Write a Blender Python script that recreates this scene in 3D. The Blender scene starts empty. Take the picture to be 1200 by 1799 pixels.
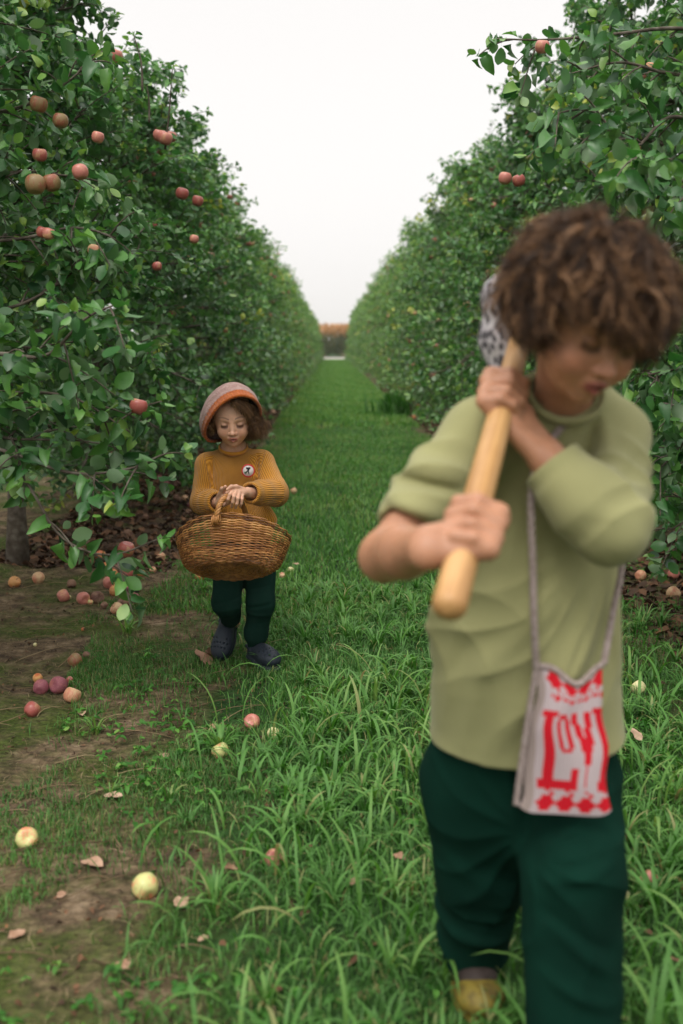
import bpy, math, random
import numpy as np
from mathutils import Vector, Matrix

scene = bpy.context.scene
C = scene.collection
rad = math.radians

# ------------------------------------------------------------------ camera
CAM_H, PITCH, YAW, FPX = 1.15, rad(9.49), rad(0.557), 1749.0
cam_data = bpy.data.cameras.new("camera")
cam = bpy.data.objects.new("camera", cam_data)
C.objects.link(cam)
cam.location = (0, 0, CAM_H)
cam.rotation_euler = (math.pi / 2 - PITCH, 0, -YAW)
cam_data.sensor_fit = 'VERTICAL'
cam_data.sensor_height = 36
cam_data.sensor_width = 24
cam_data.lens = 35.0
cam_data.clip_start = 0.05
cam_data.clip_end = 2000
cam_data.dof.use_dof = True
cam_data.dof.focus_distance = 3.45
cam_data.dof.aperture_fstop = 2.4
scene.camera = cam

# ------------------------------------------------------------------ sky, sun, exposure
SUN_EL, SUN_AZ = rad(58), rad(-25)          # high and soft, a little from the left behind the clouds
world = bpy.data.worlds.new("World")
scene.world = world
world.use_nodes = True
wn = world.node_tree.nodes
wl = world.node_tree.links
wn.clear()
sky = wn.new('ShaderNodeTexSky')
sky.sky_type = 'NISHITA'
sky.sun_disc = False
sky.sun_elevation = SUN_EL
sky.sun_rotation = SUN_AZ
sky.dust_density = 4.0
sky.air_density = 1.0
hs = wn.new('ShaderNodeHueSaturation')
hs.inputs['Saturation'].default_value = 0.12
cl = wn.new('ShaderNodeMixRGB')            # the closed cloud layer that evens the sky out
cl.inputs[0].default_value = 0.75
wtc = wn.new('ShaderNodeTexCoord')          # an overcast sky is two to three times brighter overhead than low down
wsx = wn.new('ShaderNodeSeparateXYZ')
wmr = wn.new('ShaderNodeMapRange')
wmr.interpolation_type = 'SMOOTHSTEP'
for k_, v_ in ((1, 0.34), (2, 1.0), (3, 7.0), (4, 17.5)): wmr.inputs[k_].default_value = v_
wcc = wn.new('ShaderNodeVectorMath')
wcc.operation = 'MULTIPLY'
wcc.inputs[1].default_value = (1.0, 0.972, 0.948)
wl.new(wtc.outputs['Generated'], wsx.inputs[0])
wl.new(wsx.outputs['Z'], wmr.inputs[0])
wl.new(wmr.outputs[0], wcc.inputs[0])
wl.new(wcc.outputs[0], cl.inputs[2])
bgn = wn.new('ShaderNodeBackground')
bgn.inputs['Strength'].default_value = 0.12
wo = wn.new('ShaderNodeOutputWorld')
wl.new(sky.outputs[0], hs.inputs['Color'])
wl.new(hs.outputs[0], cl.inputs[1])
wl.new(cl.outputs[0], bgn.inputs['Color'])
wl.new(bgn.outputs[0], wo.inputs['Surface'])

sun_data = bpy.data.lights.new("sun", 'SUN')
sun_data.energy = 1.3
sun_data.angle = rad(25)
sun_data.color = (1.0, 0.95, 0.88)
sun = bpy.data.objects.new("sun", sun_data)
C.objects.link(sun)
_sd = Vector((math.sin(SUN_AZ) * math.cos(SUN_EL), -math.cos(SUN_AZ) * math.cos(SUN_EL), math.sin(SUN_EL)))
sun.rotation_euler = _sd.to_track_quat('Z', 'Y').to_euler()
sky.sun_rotation = math.atan2(_sd.x, _sd.y)

scene.view_settings.view_transform = 'Standard'
scene.view_settings.look = 'None'
scene.view_settings.exposure = 0.45
scene.view_settings.gamma = 1.0
scene.cycles.use_denoising = True
scene.cycles.max_bounces = 6
scene.cycles.diffuse_bounces = 3
scene.cycles.glossy_bounces = 2
scene.cycles.transmission_bounces = 3
scene.cycles.transparent_max_bounces = 4

# ------------------------------------------------------------------ helpers
_f = np.array((math.sin(YAW) * math.cos(PITCH), math.cos(YAW) * math.cos(PITCH), -math.sin(PITCH)))
_r = np.array((math.cos(YAW), -math.sin(YAW), 0.0))
_u = np.cross(_r, _f)


def at(px, py, Y):
    """world point seen at photo pixel (px, py) that lies Y metres down the alley"""
    d = _f + _r * ((px - 600) / FPX) + _u * ((899.5 - py) / FPX)
    t = Y / d[1]
    return np.array((d[0] * t, Y, CAM_H + d[2] * t))


def on_ground(px, py, z=0.0):
    d = _f + _r * ((px - 600) / FPX) + _u * ((899.5 - py) / FPX)
    t = (z - CAM_H) / d[2]
    return np.array((d[0] * t, d[1] * t, z))


def norm(v):
    v = np.asarray(v, float)
    return v / (np.linalg.norm(v) + 1e-12)


def tag(o, label=None, cat=None, group=None, kind=None):
    if label: o['label'] = label
    if cat: o['category'] = cat
    if group: o['group'] = group
    if kind: o['kind'] = kind
    return o


def thing(name, label, cat, loc=(0, 0, 0), group=None):
    o = bpy.data.objects.new(name, None)
    o.empty_display_size = 0.05
    C.objects.link(o)
    o.location = loc
    return tag(o, label, cat, group)


def link(name, me, mat=None, parent=None):
    """mesh in world coordinates -> object; stays in place when its parent Empty stands elsewhere"""
    if mat is not None and not me.materials:
        me.materials.append(mat)
    o = bpy.data.objects.new(name, me)
    C.objects.link(o)
    if parent is not None:
        o.parent = parent
        p = parent
        off = Vector((0, 0, 0))
        while p is not None:
            off -= p.location
            p = p.parent
        o.location = off
    return o


def np_mesh(name, V, quads=None, tris=None, attrs=None, cols=None, smooth=True):
    V = np.asarray(V, np.float32)
    q = np.asarray(quads if quads is not None else np.zeros((0, 4)), np.int32).reshape(-1, 4)
    t = np.asarray(tris if tris is not None else np.zeros((0, 3)), np.int32).reshape(-1, 3)
    me = bpy.data.meshes.new(name)
    me.vertices.add(len(V))
    me.vertices.foreach_set('co', V.ravel())
    loops = np.concatenate([q.ravel(), t.ravel()])
    me.loops.add(len(loops))
    me.loops.foreach_set('vertex_index', loops)
    tot = np.concatenate([np.full(len(q), 4), np.full(len(t), 3)]).astype(np.int32)
    start = np.concatenate([[0], np.cumsum(tot)[:-1]]).astype(np.int32)
    me.polygons.add(len(tot))
    me.polygons.foreach_set('loop_start', start)
    me.polygons.foreach_set('loop_total', tot)
    me.polygons.foreach_set('use_smooth', np.full(len(tot), smooth))
    for k, a in (attrs or {}).items():
        at_ = me.attributes.new(k, 'FLOAT', 'POINT')
        at_.data.foreach_set('value', np.asarray(a, np.float32))
    for k, a in (cols or {}).items():
        at_ = me.color_attributes.new(k, 'FLOAT_COLOR', 'POINT')
        a = np.asarray(a, np.float32)
        a4 = np.ones((len(a), 4), np.float32)
        a4[:, :3] = a
        at_.data.foreach_set('color', a4.ravel())
    me.update(calc_edges=True)
    me.validate()
    return me


class MB:
    """collects tubes / lathes / grids into one mesh"""
    def __init__(self):
        self.V, self.Q, self.T, self.A, self.n = [], [], [], [], 0

    def add(self, V, Q=None, T=None, a=0.0):
        V = np.asarray(V, float).reshape(-1, 3)
        if Q is not None and len(Q): self.Q.append(np.asarray(Q, int) + self.n)
        if T is not None and len(T): self.T.append(np.asarray(T, int) + self.n)
        self.V.append(V)
        self.A.append(np.full(len(V), a) if np.isscalar(a) else np.asarray(a))
        self.n += len(V)

    def tube(self, pts, r, sides=8, a=0.0, closed=False, caps=True, flat=None):
        P = np.asarray(pts, float)
        n = len(P)
        R = np.full(n, r) if np.isscalar(r) else np.asarray(r, float)
        if closed:
            T = np.roll(P, -1, 0) - np.roll(P, 1, 0)
        else:
            T = np.gradient(P, axis=0)
        T /= np.linalg.norm(T, axis=1)[:, None] + 1e-12
        ref = np.array((0, 0, 1.0)) if abs(T[0][2]) < 0.9 else np.array((1.0, 0, 0))
        N = np.zeros_like(P)
        v = norm(np.cross(T[0], ref))
        for i in range(n):
            v = v - T[i] * v.dot(T[i])
            v = norm(v)
            N[i] = v
        B = np.cross(T, N)
        th = np.linspace(0, 2 * math.pi, sides, endpoint=False)
        fx = 1.0 if flat is None else flat
        V = P[:, None, :] + R[:, None, None] * (np.cos(th)[None, :, None] * N[:, None, :] + fx * np.sin(th)[None, :, None] * B[:, None, :])
        V = V.reshape(-1, 3)
        i = np.arange(n if closed else n - 1)[:, None]
        j = np.arange(sides)[None, :]
        j2 = (j + 1) % sides
        i2 = (i + 1) % n
        Q = np.stack([i * sides + j, i * sides + j2, i2 * sides + j2, i2 * sides + j], -1).reshape(-1, 4)
        T_ = None
        if caps and not closed:
            V = np.vstack([V, P[0] - T[0] * R[0] * 0.4, P[-1] + T[-1] * R[-1] * 0.4])
            c0, c1 = n * sides, n * sides + 1
            jj = np.arange(sides)
            T_ = np.vstack([np.stack([np.full(sides, c0), (jj + 1) % sides, jj], -1),
                            np.stack([np.full(sides, c1), (n - 1) * sides + jj, (n - 1) * sides + (jj + 1) % sides], -1)])
        self.add(V, Q, T_, a)

    def mesh(self, name, attr='rnd', smooth=True):
        V = np.vstack(self.V)
        Q = np.vstack(self.Q) if self.Q else None
        T = np.vstack(self.T) if self.T else None
        return np_mesh(name, V, Q, T, {attr: np.concatenate(self.A)}, smooth=smooth)

    def build(self, name, mat, parent=None, smooth=True):
        return link(name, self.mesh(name, smooth=smooth), mat, parent)


def spline(pts, n):
    """Catmull-Rom through pts -> n samples"""
    P = np.asarray(pts, float)
    P = np.vstack([2 * P[0] - P[1], P, 2 * P[-1] - P[-2]])
    m = len(P) - 3
    t = np.linspace(0, m - 1e-9, n)
    i = t.astype(int)
    u = (t - i)[:, None]
    p0, p1, p2, p3 = P[i], P[i + 1], P[i + 2], P[i + 3]
    return 0.5 * (2 * p1 + (p2 - p0) * u + (2 * p0 - 5 * p1 + 4 * p2 - p3) * u * u + (3 * p1 - p0 - 3 * p2 + p3) * u ** 3)


# ------------------------------------------------------------------ materials
def new_mat(name):
    m = bpy.data.materials.new(name)
    m.use_nodes = True
    nt = m.node_tree
    bs = nt.nodes['Principled BSDF']
    return m, nt, nt.nodes, nt.links, bs


def nd(nt, typ, ins=None, **props):
    n = nt.nodes.new(typ)
    for k, v in props.items():
        setattr(n, k, v)
    for k, v in (ins or {}).items():
        if isinstance(v, bpy.types.NodeSocket):
            nt.links.new(v, n.inputs[k])
        else:
            n.inputs[k].default_value = v
    return n


def ramp(nt, fac, stops):
    n = nt.nodes.new('ShaderNodeValToRGB')
    e = n.color_ramp.elements
    while len(e) < len(stops):
        e.new(0.5)
    for k, (p, c) in enumerate(stops):
        e[k].position = p
        e[k].color = (*c, 1) if len(c) == 3 else c
    nt.links.new(fac, n.inputs[0])
    return n.outputs[0]


def noise_mat(name, stops, scale=8.0, rough=0.7, bump=0.2, bdist=0.01, bscale=None, detail=5, attr=None, spec=0.3, sheen=0.0):
    m, nt, N, L, bs = new_mat(name)
    tc = nd(nt, 'ShaderNodeTexCoord')
    nz = nd(nt, 'ShaderNodeTexNoise', {'Vector': tc.outputs['Object'], 'Scale': scale, 'Detail': detail})
    fac = nz.outputs['Fac']
    if attr:
        a = nd(nt, 'ShaderNodeAttribute', attribute_name=attr)
        mx = nd(nt, 'ShaderNodeMath', {0: fac, 1: a.outputs['Fac']}, operation='ADD')
        fac = nd(nt, 'ShaderNodeMath', {0: mx.outputs[0], 1: 0.5}, operation='MULTIPLY').outputs[0]
    L.new(ramp(nt, fac, stops), bs.inputs['Base Color'])
    bs.inputs['Roughness'].default_value = rough
    bs.inputs['Specular IOR Level'].default_value = spec
    if sheen:
        bs.inputs['Sheen Weight'].default_value = sheen
    if bump:
        nb = nd(nt, 'ShaderNodeTexNoise', {'Vector': tc.outputs['Object'], 'Scale': bscale or scale * 6, 'Detail': 4})
        b = nd(nt, 'ShaderNodeBump', {'Height': nb.outputs['Fac'], 'Strength': bump, 'Distance': bdist})
        L.new(b.outputs[0], bs.inputs['Normal'])
    return m


# ------------------------------------------------------------------ implicit surfaces (smooth unions) -> one continuous mesh
class Cap:
    """round cone from a to b; fl=(axis, s) squashes it along an axis"""
    def __init__(s, a, b, ra, rb=None, k=0.01, fl=None, sub=False):
        s.a, s.b = np.asarray(a, float), np.asarray(b, float)
        s.ra, s.rb, s.k, s.sub = ra, ra if rb is None else rb, k, sub
        s.fl = None if fl is None else (norm(fl[0]), 1.0 / fl[1] - 1.0)
        s.ba = s.b - s.a
        if s.fl: s.ba = s.ba + s.fl[0] * (s.ba.dot(s.fl[0]) * s.fl[1])
        s.bb = max(s.ba.dot(s.ba), 1e-12)

    def d(s, P):
        pa = P - s.a
        if s.fl: pa = pa + (pa @ s.fl[0])[:, None] * (s.fl[0] * s.fl[1])
        t = np.clip(pa @ s.ba / s.bb, 0, 1)
        q = pa - t[:, None] * s.ba
        return np.sqrt(np.einsum('ij,ij->i', q, q)) - (s.ra + (s.rb - s.ra) * t)


class Ell:
    def __init__(s, c, r, R=None, k=0.01, sub=False):
        s.c, s.r, s.k, s.sub = np.asarray(c, float), np.asarray(r, float), k, sub
        s.R = np.eye(3) if R is None else np.asarray(R, float)      # columns = local axes

    def d(s, P):
        q = (P - s.c) @ s.R
        k0 = np.linalg.norm(q / s.r, axis=1)
        k1 = np.linalg.norm(q / s.r ** 2, axis=1)
        return k0 * (k0 - 1) / (k1 + 1e-9)


class Pln:
    """subtracts the half space in front of the plane (point, outward normal), only within radius R of the point"""
    def __init__(s, p, n, R, k=0.003):
        s.p, s.n, s.Rr, s.k, s.sub = np.asarray(p, float), norm(n), R, k, True

    def d(s, P):
        q = P - s.p
        return np.maximum(-(q @ s.n), np.linalg.norm(q, axis=1) - s.Rr)


class Grp:
    def __init__(s, items, k=0.01, sub=False):
        s.items, s.k, s.sub = items, k, sub


def smin(a, b, k):
    if k <= 0: return np.minimum(a, b)
    h = np.maximum(k - np.abs(a - b), 0) / k
    return np.minimum(a, b) - h * h * k * 0.25


def sdf_mesh(items, voxel, disp=None, B=12, pad=0.0, band=0.012):
    """surface nets on the blocks the surface passes through"""
    leaves = []

    def walk(it):
        for x in it:
            if isinstance(x, Grp): walk(x.items)
            else:
                x.id = len(leaves)
                leaves.append(x)
    walk(items)
    lo, hi = np.full(3, 1e9), np.full(3, -1e9)
    for x in leaves:
        if x.sub: continue
        if isinstance(x, Cap):
            for p, r in ((x.a, x.ra), (x.b, x.rb)):
                lo, hi = np.minimum(lo, p - r), np.maximum(hi, p + r)
        elif isinstance(x, Ell):
            m = x.r.max()
            lo, hi = np.minimum(lo, x.c - m), np.maximum(hi, x.c + m)
    lo -= 0.02 + pad
    hi += 0.02 + pad
    bs = B * voxel
    nb = np.ceil((hi - lo) / bs).astype(int)
    gi = np.stack(np.meshgrid(*[np.arange(k) for k in nb], indexing='ij'), -1).reshape(-1, 3)
    cen = lo + (gi + 0.5) * bs
    D = np.stack([x.d(cen) for x in leaves])
    half = bs * 0.5 * 1.7320508

    def ev(it, P, col):
        d = None
        for x in it:
            if isinstance(x, Grp):
                v = ev(x.items, P, col)
                if v is None: continue
            else:
                if col is not None and D[x.id, col] > half + band + x.k: continue
                v = x.d(P)
            if x.sub:
                if d is not None: d = -smin(-d, v, x.k)
            elif d is None: d = v
            else: d = smin(d, v, x.k)
        return d
    dc = ev(items, cen, None)
    act = np.where(np.abs(dc) < half * 1.4 + 0.02)[0]
    n1 = B + 1
    off = np.stack(np.meshgrid(*[np.arange(n1)] * 3, indexing='ij'), -1).reshape(-1, 3)
    dims = nb * B + 2
    keys, verts, quads = [], [], []
    corners = np.array([(i, j, k) for i in (0, 1) for j in (0, 1) for k in (0, 1)])
    edges = [(a, b) for a in range(8) for b in range(a + 1, 8) if np.abs(corners[a] - corners[b]).sum() == 1]

    def key(ix):
        return (ix[..., 0].astype(np.int64) * dims[1] + ix[..., 1]) * dims[2] + ix[..., 2]
    for c in act:
        base = gi[c] * B
        # cells -1 .. B-1 need their own values; sample B+2 points per axis
        P = lo + (base + off) * voxel
        d = ev(items, P, c)
        if d is None: continue
        if disp is not None: d = d + disp(P)
        if d.min() > 0 or d.max() < 0: continue
        G = d.reshape(n1, n1, n1)
        Sg = G < 0
        cs = [Sg[a:B + a, b:B + b, e:B + e] for a, b, e in corners]
        cnt = sum(x.astype(np.int8) for x in cs)
        m = (cnt > 0) & (cnt < 8)
        ix = np.argwhere(m)
        if not len(ix): continue
        vals = np.stack([G[ix[:, 0] + a, ix[:, 1] + b, ix[:, 2] + e] for a, b, e in corners], 1)
        acc = np.zeros((len(ix), 3))
        num = np.zeros(len(ix))
        for a, b in edges:
            va, vb = vals[:, a], vals[:, b]
            x = (va < 0) != (vb < 0)
            t = np.where(x, va / np.where(x, va - vb, 1), 0)
            p = corners[a] + t[:, None] * (corners[b] - corners[a])
            acc += np.where(x[:, None], p, 0)
            num += x
        verts.append(lo + (base + ix + acc / num[:, None]) * voxel)
        keys.append(key(base + ix))
        # faces: for each grid edge starting at this cell's lowest corner
        for ax in range(3):
            e = np.zeros(3, int)
            e[ax] = 1
            s0 = Sg[:B, :B, :B]
            s1 = Sg[e[0]:B + e[0], e[1]:B + e[1], e[2]:B + e[2]]
            jx = np.argwhere(s0 != s1)
            if not len(jx): continue
            u = np.zeros(3, int); v = np.zeros(3, int)
            u[(ax + 1) % 3] = 1; v[(ax + 2) % 3] = 1
            g = base + jx
            ok = (g[:, (ax + 1) % 3] > 0) & (g[:, (ax + 2) % 3] > 0)
            g, jx = g[ok], jx[ok]
            qd = np.stack([key(g), key(g - u), key(g - u - v), key(g - v)], 1)
            fl = ~s0[jx[:, 0], jx[:, 1], jx[:, 2]]
            qd[fl] = qd[fl][:, ::-1]
            quads.append(qd)
    K = np.concatenate(keys)
    V = np.concatenate(verts)
    Q = np.concatenate(quads)
    o = np.argsort(K)
    K, V = K[o], V[o]
    Qi = np.searchsorted(K, Q)
    Qi = np.clip(Qi, 0, len(K) - 1)
    Qi = Qi[(K[Qi] == Q).all(1)]
    return V, Qi[:, ::-1]


def relax(V, Q, it=2, f=0.5):
    E = np.concatenate([Q[:, [0, 1]], Q[:, [1, 2]], Q[:, [2, 3]], Q[:, [3, 0]]])
    n = len(V)
    deg = np.bincount(E.ravel(), minlength=n)[:, None] + 1e-9
    for _ in range(it):
        S = np.zeros_like(V)
        for k in range(3):
            S[:, k] = np.bincount(E[:, 0], V[E[:, 1], k], n) + np.bincount(E[:, 1], V[E[:, 0], k], n)
        V = V * (1 - f) + f * S / deg
    return V


def chain(pts, radii, k=0.01, fl=None):
    return [Cap(pts[i], pts[i + 1], radii[i], radii[i + 1], k, fl) for i in range(len(pts) - 1)]


def ridges(P, folds):
    """cloth folds: each (a, b, width, height), height > 0 swells the cloth"""
    out = np.zeros(len(P))
    for a, b, w, h in folds:
        a, b = np.asarray(a, float), np.asarray(b, float)
        ba = b - a
        t = (P - a) @ ba / ba.dot(ba)
        tc = np.clip(t, 0, 1)
        q = P - a - tc[:, None] * ba
        q[:, 1] *= 0.22
        d2 = np.einsum('ij,ij->i', q, q)
        out += h * np.exp(-d2 / (w * w)) * (0.35 + 0.65 * np.sin(math.pi * np.clip(tc * 0.9 + 0.05, 0, 1)))
    return -out


def crease(P, pivot, k, amp, r0, r1, seed=0, ylim=None, a0=None, a1=None):
    """folds that fan out from a point where the cloth is pulled; sharp valleys, soft crests"""
    d = P - np.asarray(pivot)
    r = np.hypot(d[:, 0], d[:, 2])
    th = np.arctan2(d[:, 2], d[:, 0])
    ph = k * th + 1.1 * np.sin(r * 19 + seed) + 0.7 * np.sin(th * 3 + seed * 2)
    s = 1 - np.abs(np.sin(ph)) ** 0.7
    env = np.clip((r - r0) / 0.04, 0, 1) * np.clip((r1 - r) / (0.35 * r1), 0, 1)
    if a0 is not None: env = env * np.clip((th - a0) / 0.3, 0, 1) * np.clip((a1 - th) / 0.3, 0, 1)
    if ylim is not None: env = env * (P[:, 1] < ylim)
    return -amp * s * env


def rings(P, a, b, rad_, k, amp, t0, t1, seed=0, side=None):
    """bunched folds round a limb from a to b"""
    a, b = np.asarray(a, float), np.asarray(b, float)
    ba = b - a
    L_ = np.linalg.norm(ba)
    t = (P - a) @ ba / L_ ** 2
    q = P - a - np.clip(t, 0, 1)[:, None] * ba
    d = np.linalg.norm(q, axis=1)
    ax = ba / L_
    u = norm(np.cross(ax, (0.2, 1, 0.1))); v = np.cross(ax, u)
    ang = np.arctan2(q @ u, q @ v)
    ph = k * t * math.pi + 1.0 * np.sin(ang + seed) + 0.6 * np.sin(2 * ang + seed * 1.7) + 0.4 * np.sin(t * 9 + seed)
    s = (1 - np.abs(np.sin(ph)) ** 0.75) * (0.55 + 0.45 * np.sin(ang * 1.0 + seed * 2.3 + t * 4))
    env = np.clip((t - t0) / 0.12, 0, 1) * np.clip((t1 - t) / 0.12, 0, 1) * np.clip(1.6 - d / rad_, 0, 0.4) / 0.4
    return -amp * s * env


def wob(P, s, seed=0):
    r = np.random.RandomState(seed)
    o = np.zeros(len(P))
    for i in range(5):
        k = r.normal(size=3)
        k *= s * (0.6 + 0.35 * i) / np.linalg.norm(k)
        o += np.sin(P @ k + r.rand() * 6.3 + 0.8 * np.sin(P @ np.roll(k, 1) * 0.7 + i)) / (1 + 0.5 * i)
    return o / 3

# ================================================================== GROUND
rng = np.random.RandomState(7)
ROW_L, ROW_R = -1.62, 2.02


def gh(x, y):
    """height of the ground"""
    x, y = np.asarray(x, float), np.asarray(y, float)
    near = np.exp(-np.maximum(y - 12, 0) / 8) * np.exp(-np.maximum(np.abs(x) - 4, 0))
    h = 0.012 * np.sin(x * 2.1 + 1.3 * np.sin(y * 0.9)) + 0.010 * np.sin(y * 1.7 + x * 1.1)
    dirt = 1 / (1 + np.exp((x + 0.75) * 9))
    h = h + dirt * (0.012 * np.sin(x * 9 + 2 * np.sin(y * 4)) * np.sin(y * 7.0 + x * 3) + 0.006 * np.sin(x * 23 + y * 5) * np.sin(y * 19 - x * 7))
    h = h + 0.03 * np.exp(-((x + 1.9) ** 2) / 0.5)
    return h * near


xs = np.concatenate([[-700, -300, -120, -60, -30, -15, -9, -6], np.arange(-4.2, 4.2, 0.035), [5, 6, 9, 15, 30, 60, 120, 300, 700]])
ys = np.concatenate([[-60, -20, -8, -3, -1, 0], np.arange(0.5, 9, 0.035), np.arange(9, 20, 0.2), np.arange(20, 60, 1.0), [70, 80, 90, 110, 150, 250, 500, 1200]])
X, Y = np.meshgrid(xs, ys, indexing='ij')
Z = gh(X, Y)
nx, ny = X.shape
V = np.stack([X, Y, Z], -1).reshape(-1, 3)
i, j = np.meshgrid(np.arange(nx - 1), np.arange(ny - 1), indexing='ij')
Q = np.stack([i * ny + j, (i + 1) * ny + j, (i + 1) * ny + j + 1, i * ny + j + 1], -1).reshape(-1, 4)

m, nt, N, L, bs = new_mat('soil_and_turf')
geo = nd(nt, 'ShaderNodeNewGeometry')
sep = nd(nt, 'ShaderNodeSeparateXYZ', {0: geo.outputs['Position']})
n1 = nd(nt, 'ShaderNodeTexNoise', {'Vector': geo.outputs['Position'], 'Scale': 2.2, 'Detail': 6, 'Roughness': 0.65})
n2 = nd(nt, 'ShaderNodeTexNoise', {'Vector': geo.outputs['Position'], 'Scale': 14, 'Detail': 8, 'Roughness': 0.7})
n3 = nd(nt, 'ShaderNodeTexNoise', {'Vector': geo.outputs['Position'], 'Scale': 90, 'Detail': 4})
vor = nd(nt, 'ShaderNodeTexVoronoi', {'Vector': geo.outputs['Position'], 'Scale': 42})
soil = ramp(nt, n2.outputs['Fac'], [(0.25, (0.026, 0.018, 0.011)), (0.42, (0.070, 0.050, 0.031)), (0.55, (0.155, 0.110, 0.066)), (0.72, (0.30, 0.225, 0.15))])
moss = ramp(nt, n3.outputs['Fac'], [(0.3, (0.022, 0.042, 0.006)), (0.7, (0.075, 0.115, 0.018))])
turf = ramp(nt, n2.outputs['Fac'], [(0.3, (0.010, 0.028, 0.008)), (0.6, (0.03, 0.075, 0.018)), (0.75, (0.07, 0.075, 0.035))])
mm = nd(nt, 'ShaderNodeMapRange', {'Value': n1.outputs['Fac'], 1: 0.43, 2: 0.57, 3: 0.0, 4: 0.85})
mix1 = nd(nt, 'ShaderNodeMixRGB', {0: mm.outputs[0], 1: soil, 2: moss})
# turf where |x - alley middle| small, edges broken up by noise
ax = nd(nt, 'ShaderNodeMath', {0: sep.outputs['X'], 1: -0.22}, operation='ADD')
ab = nd(nt, 'ShaderNodeMath', {0: ax.outputs[0]}, operation='ABSOLUTE')
nn = nd(nt, 'ShaderNodeMath', {0: n1.outputs['Fac'], 1: -1.5}, operation='MULTIPLY')
n2s = nd(nt, 'ShaderNodeMath', {0: n2.outputs['Fac'], 1: -0.6}, operation='MULTIPLY')
s1 = nd(nt, 'ShaderNodeMath', {0: ab.outputs[0], 1: nn.outputs[0]}, operation='ADD')
s2 = nd(nt, 'ShaderNodeMath', {0: s1.outputs[0], 1: n2s.outputs[0]}, operation='ADD')
yn = nd(nt, 'ShaderNodeMapRange', {'Value': sep.outputs['Y'], 1: 1.5, 2: 5.5, 3: 0.48, 4: 0.0})
xl = nd(nt, 'ShaderNodeMapRange', {'Value': sep.outputs['X'], 1: -0.15, 2: 0.1, 3: 1.0, 4: 0.0})
yx = nd(nt, 'ShaderNodeMath', {0: yn.outputs[0], 1: xl.outputs[0]}, operation='MULTIPLY')
s2 = nd(nt, 'ShaderNodeMath', {0: s2.outputs[0], 1: yx.outputs[0]}, operation='ADD')
tf = nd(nt, 'ShaderNodeMapRange', {'Value': s2.outputs[0], 1: -0.30, 2: 0.0, 3: 1.0, 4: 0.0})
# neighbouring alleys and the open land are turf too
far = nd(nt, 'ShaderNodeMapRange', {'Value': ab.outputs[0], 1: 2.6, 2: 3.0, 3: 0.0, 4: 1.0})
tm = nd(nt, 'ShaderNodeMath', {0: tf.outputs[0], 1: far.outputs[0]}, operation='MAXIMUM')
mix2 = nd(nt, 'ShaderNodeMixRGB', {0: tm.outputs[0], 1: mix1.outputs[0], 2: turf})
L.new(mix2.outputs[0], bs.inputs['Base Color'])
bs.inputs['Roughness'].default_value = 0.95
bs.inputs['Specular IOR Level'].default_value = 0.15
hgt = nd(nt, 'ShaderNodeMath', {0: n2.outputs['Fac'], 1: vor.outputs['Distance']}, operation='ADD')
b1 = nd(nt, 'ShaderNodeBump', {'Height': hgt.outputs[0], 'Strength': 0.9, 'Distance': 0.02})
b2 = nd(nt, 'ShaderNodeBump', {'Height': n3.outputs['Fac'], 'Strength': 0.6, 'Distance': 0.006, 'Normal': b1.outputs[0]})
L.new(b2.outputs[0], bs.inputs['Normal'])
tag(link('ground', np_mesh('ground', V, Q), m), kind='structure')

# the pale farm road that crosses behind the rows
m_road = noise_mat('pale_track', [(0.3, (0.30, 0.275, 0.25)), (0.7, (0.42, 0.39, 0.36))], 1.5, 0.95, 0.2)
rd = MB()
rd.add([(-400, 84, 0.004), (400, 84, 0.004), (400, 99, 0.004), (-400, 99, 0.004)], [(0, 1, 2, 3)])
tag(rd.build('road', m_road), kind='structure')

# ------------------------------------------------------------------ grass
def foliage_mat(name, stops, back, rough=0.5, spec=0.45, transl=0.25, scale=9.0, back_mix=0.8):
    m, nt, N, L, bs = new_mat(name)
    a = nd(nt, 'ShaderNodeAttribute', attribute_name='rnd')
    tc = nd(nt, 'ShaderNodeTexCoord')
    nz = nd(nt, 'ShaderNodeTexNoise', {'Vector': tc.outputs['Object'], 'Scale': scale, 'Detail': 3})
    sc = nd(nt, 'ShaderNodeMath', {0: nz.outputs['Fac'], 1: -0.5}, operation='ADD')
    sc = nd(nt, 'ShaderNodeMath', {0: sc.outputs[0], 1: 0.35}, operation='MULTIPLY')
    f = nd(nt, 'ShaderNodeMath', {0: a.outputs['Fac'], 1: sc.outputs[0]}, operation='ADD')
    col = ramp(nt, f.outputs[0], stops)
    g = nd(nt, 'ShaderNodeNewGeometry')
    bm = nd(nt, 'ShaderNodeMath', {0: g.outputs['Backfacing'], 1: back_mix}, operation='MULTIPLY')
    mx = nd(nt, 'ShaderNodeMixRGB', {0: bm.outputs[0], 1: col, 2: (*back, 1)})
    L.new(mx.outputs[0], bs.inputs['Base Color'])
    bs.inputs['Roughness'].default_value = rough
    bs.inputs['Specular IOR Level'].default_value = spec
    tr = nd(nt, 'ShaderNodeBsdfTranslucent')
    br = nd(nt, 'ShaderNodeHueSaturation', {'Color': col, 'Value': 1.5, 'Saturation': 1.1})
    L.new(br.outputs[0], tr.inputs['Color'])
    ms = nd(nt, 'ShaderNodeMixShader', {0: transl})
    L.new(bs.outputs[0], ms.inputs[1])
    L.new(tr.outputs[0], ms.inputs[2])
    L.new(ms.outputs[0], N['Material Output'].inputs['Surface'])
    return m


M_grass = foliage_mat('grass_blades', [(0.0, (0.012, 0.048, 0.008)), (0.42, (0.036, 0.138, 0.018)), (0.68, (0.092, 0.250, 0.038)), (0.90, (0.21, 0.35, 0.08)), (1.0, (0.36, 0.28, 0.13))],
                      (0.10, 0.21, 0.06), rough=0.5, spec=0.25, transl=0.25, scale=3.0, back_mix=0.5)


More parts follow.
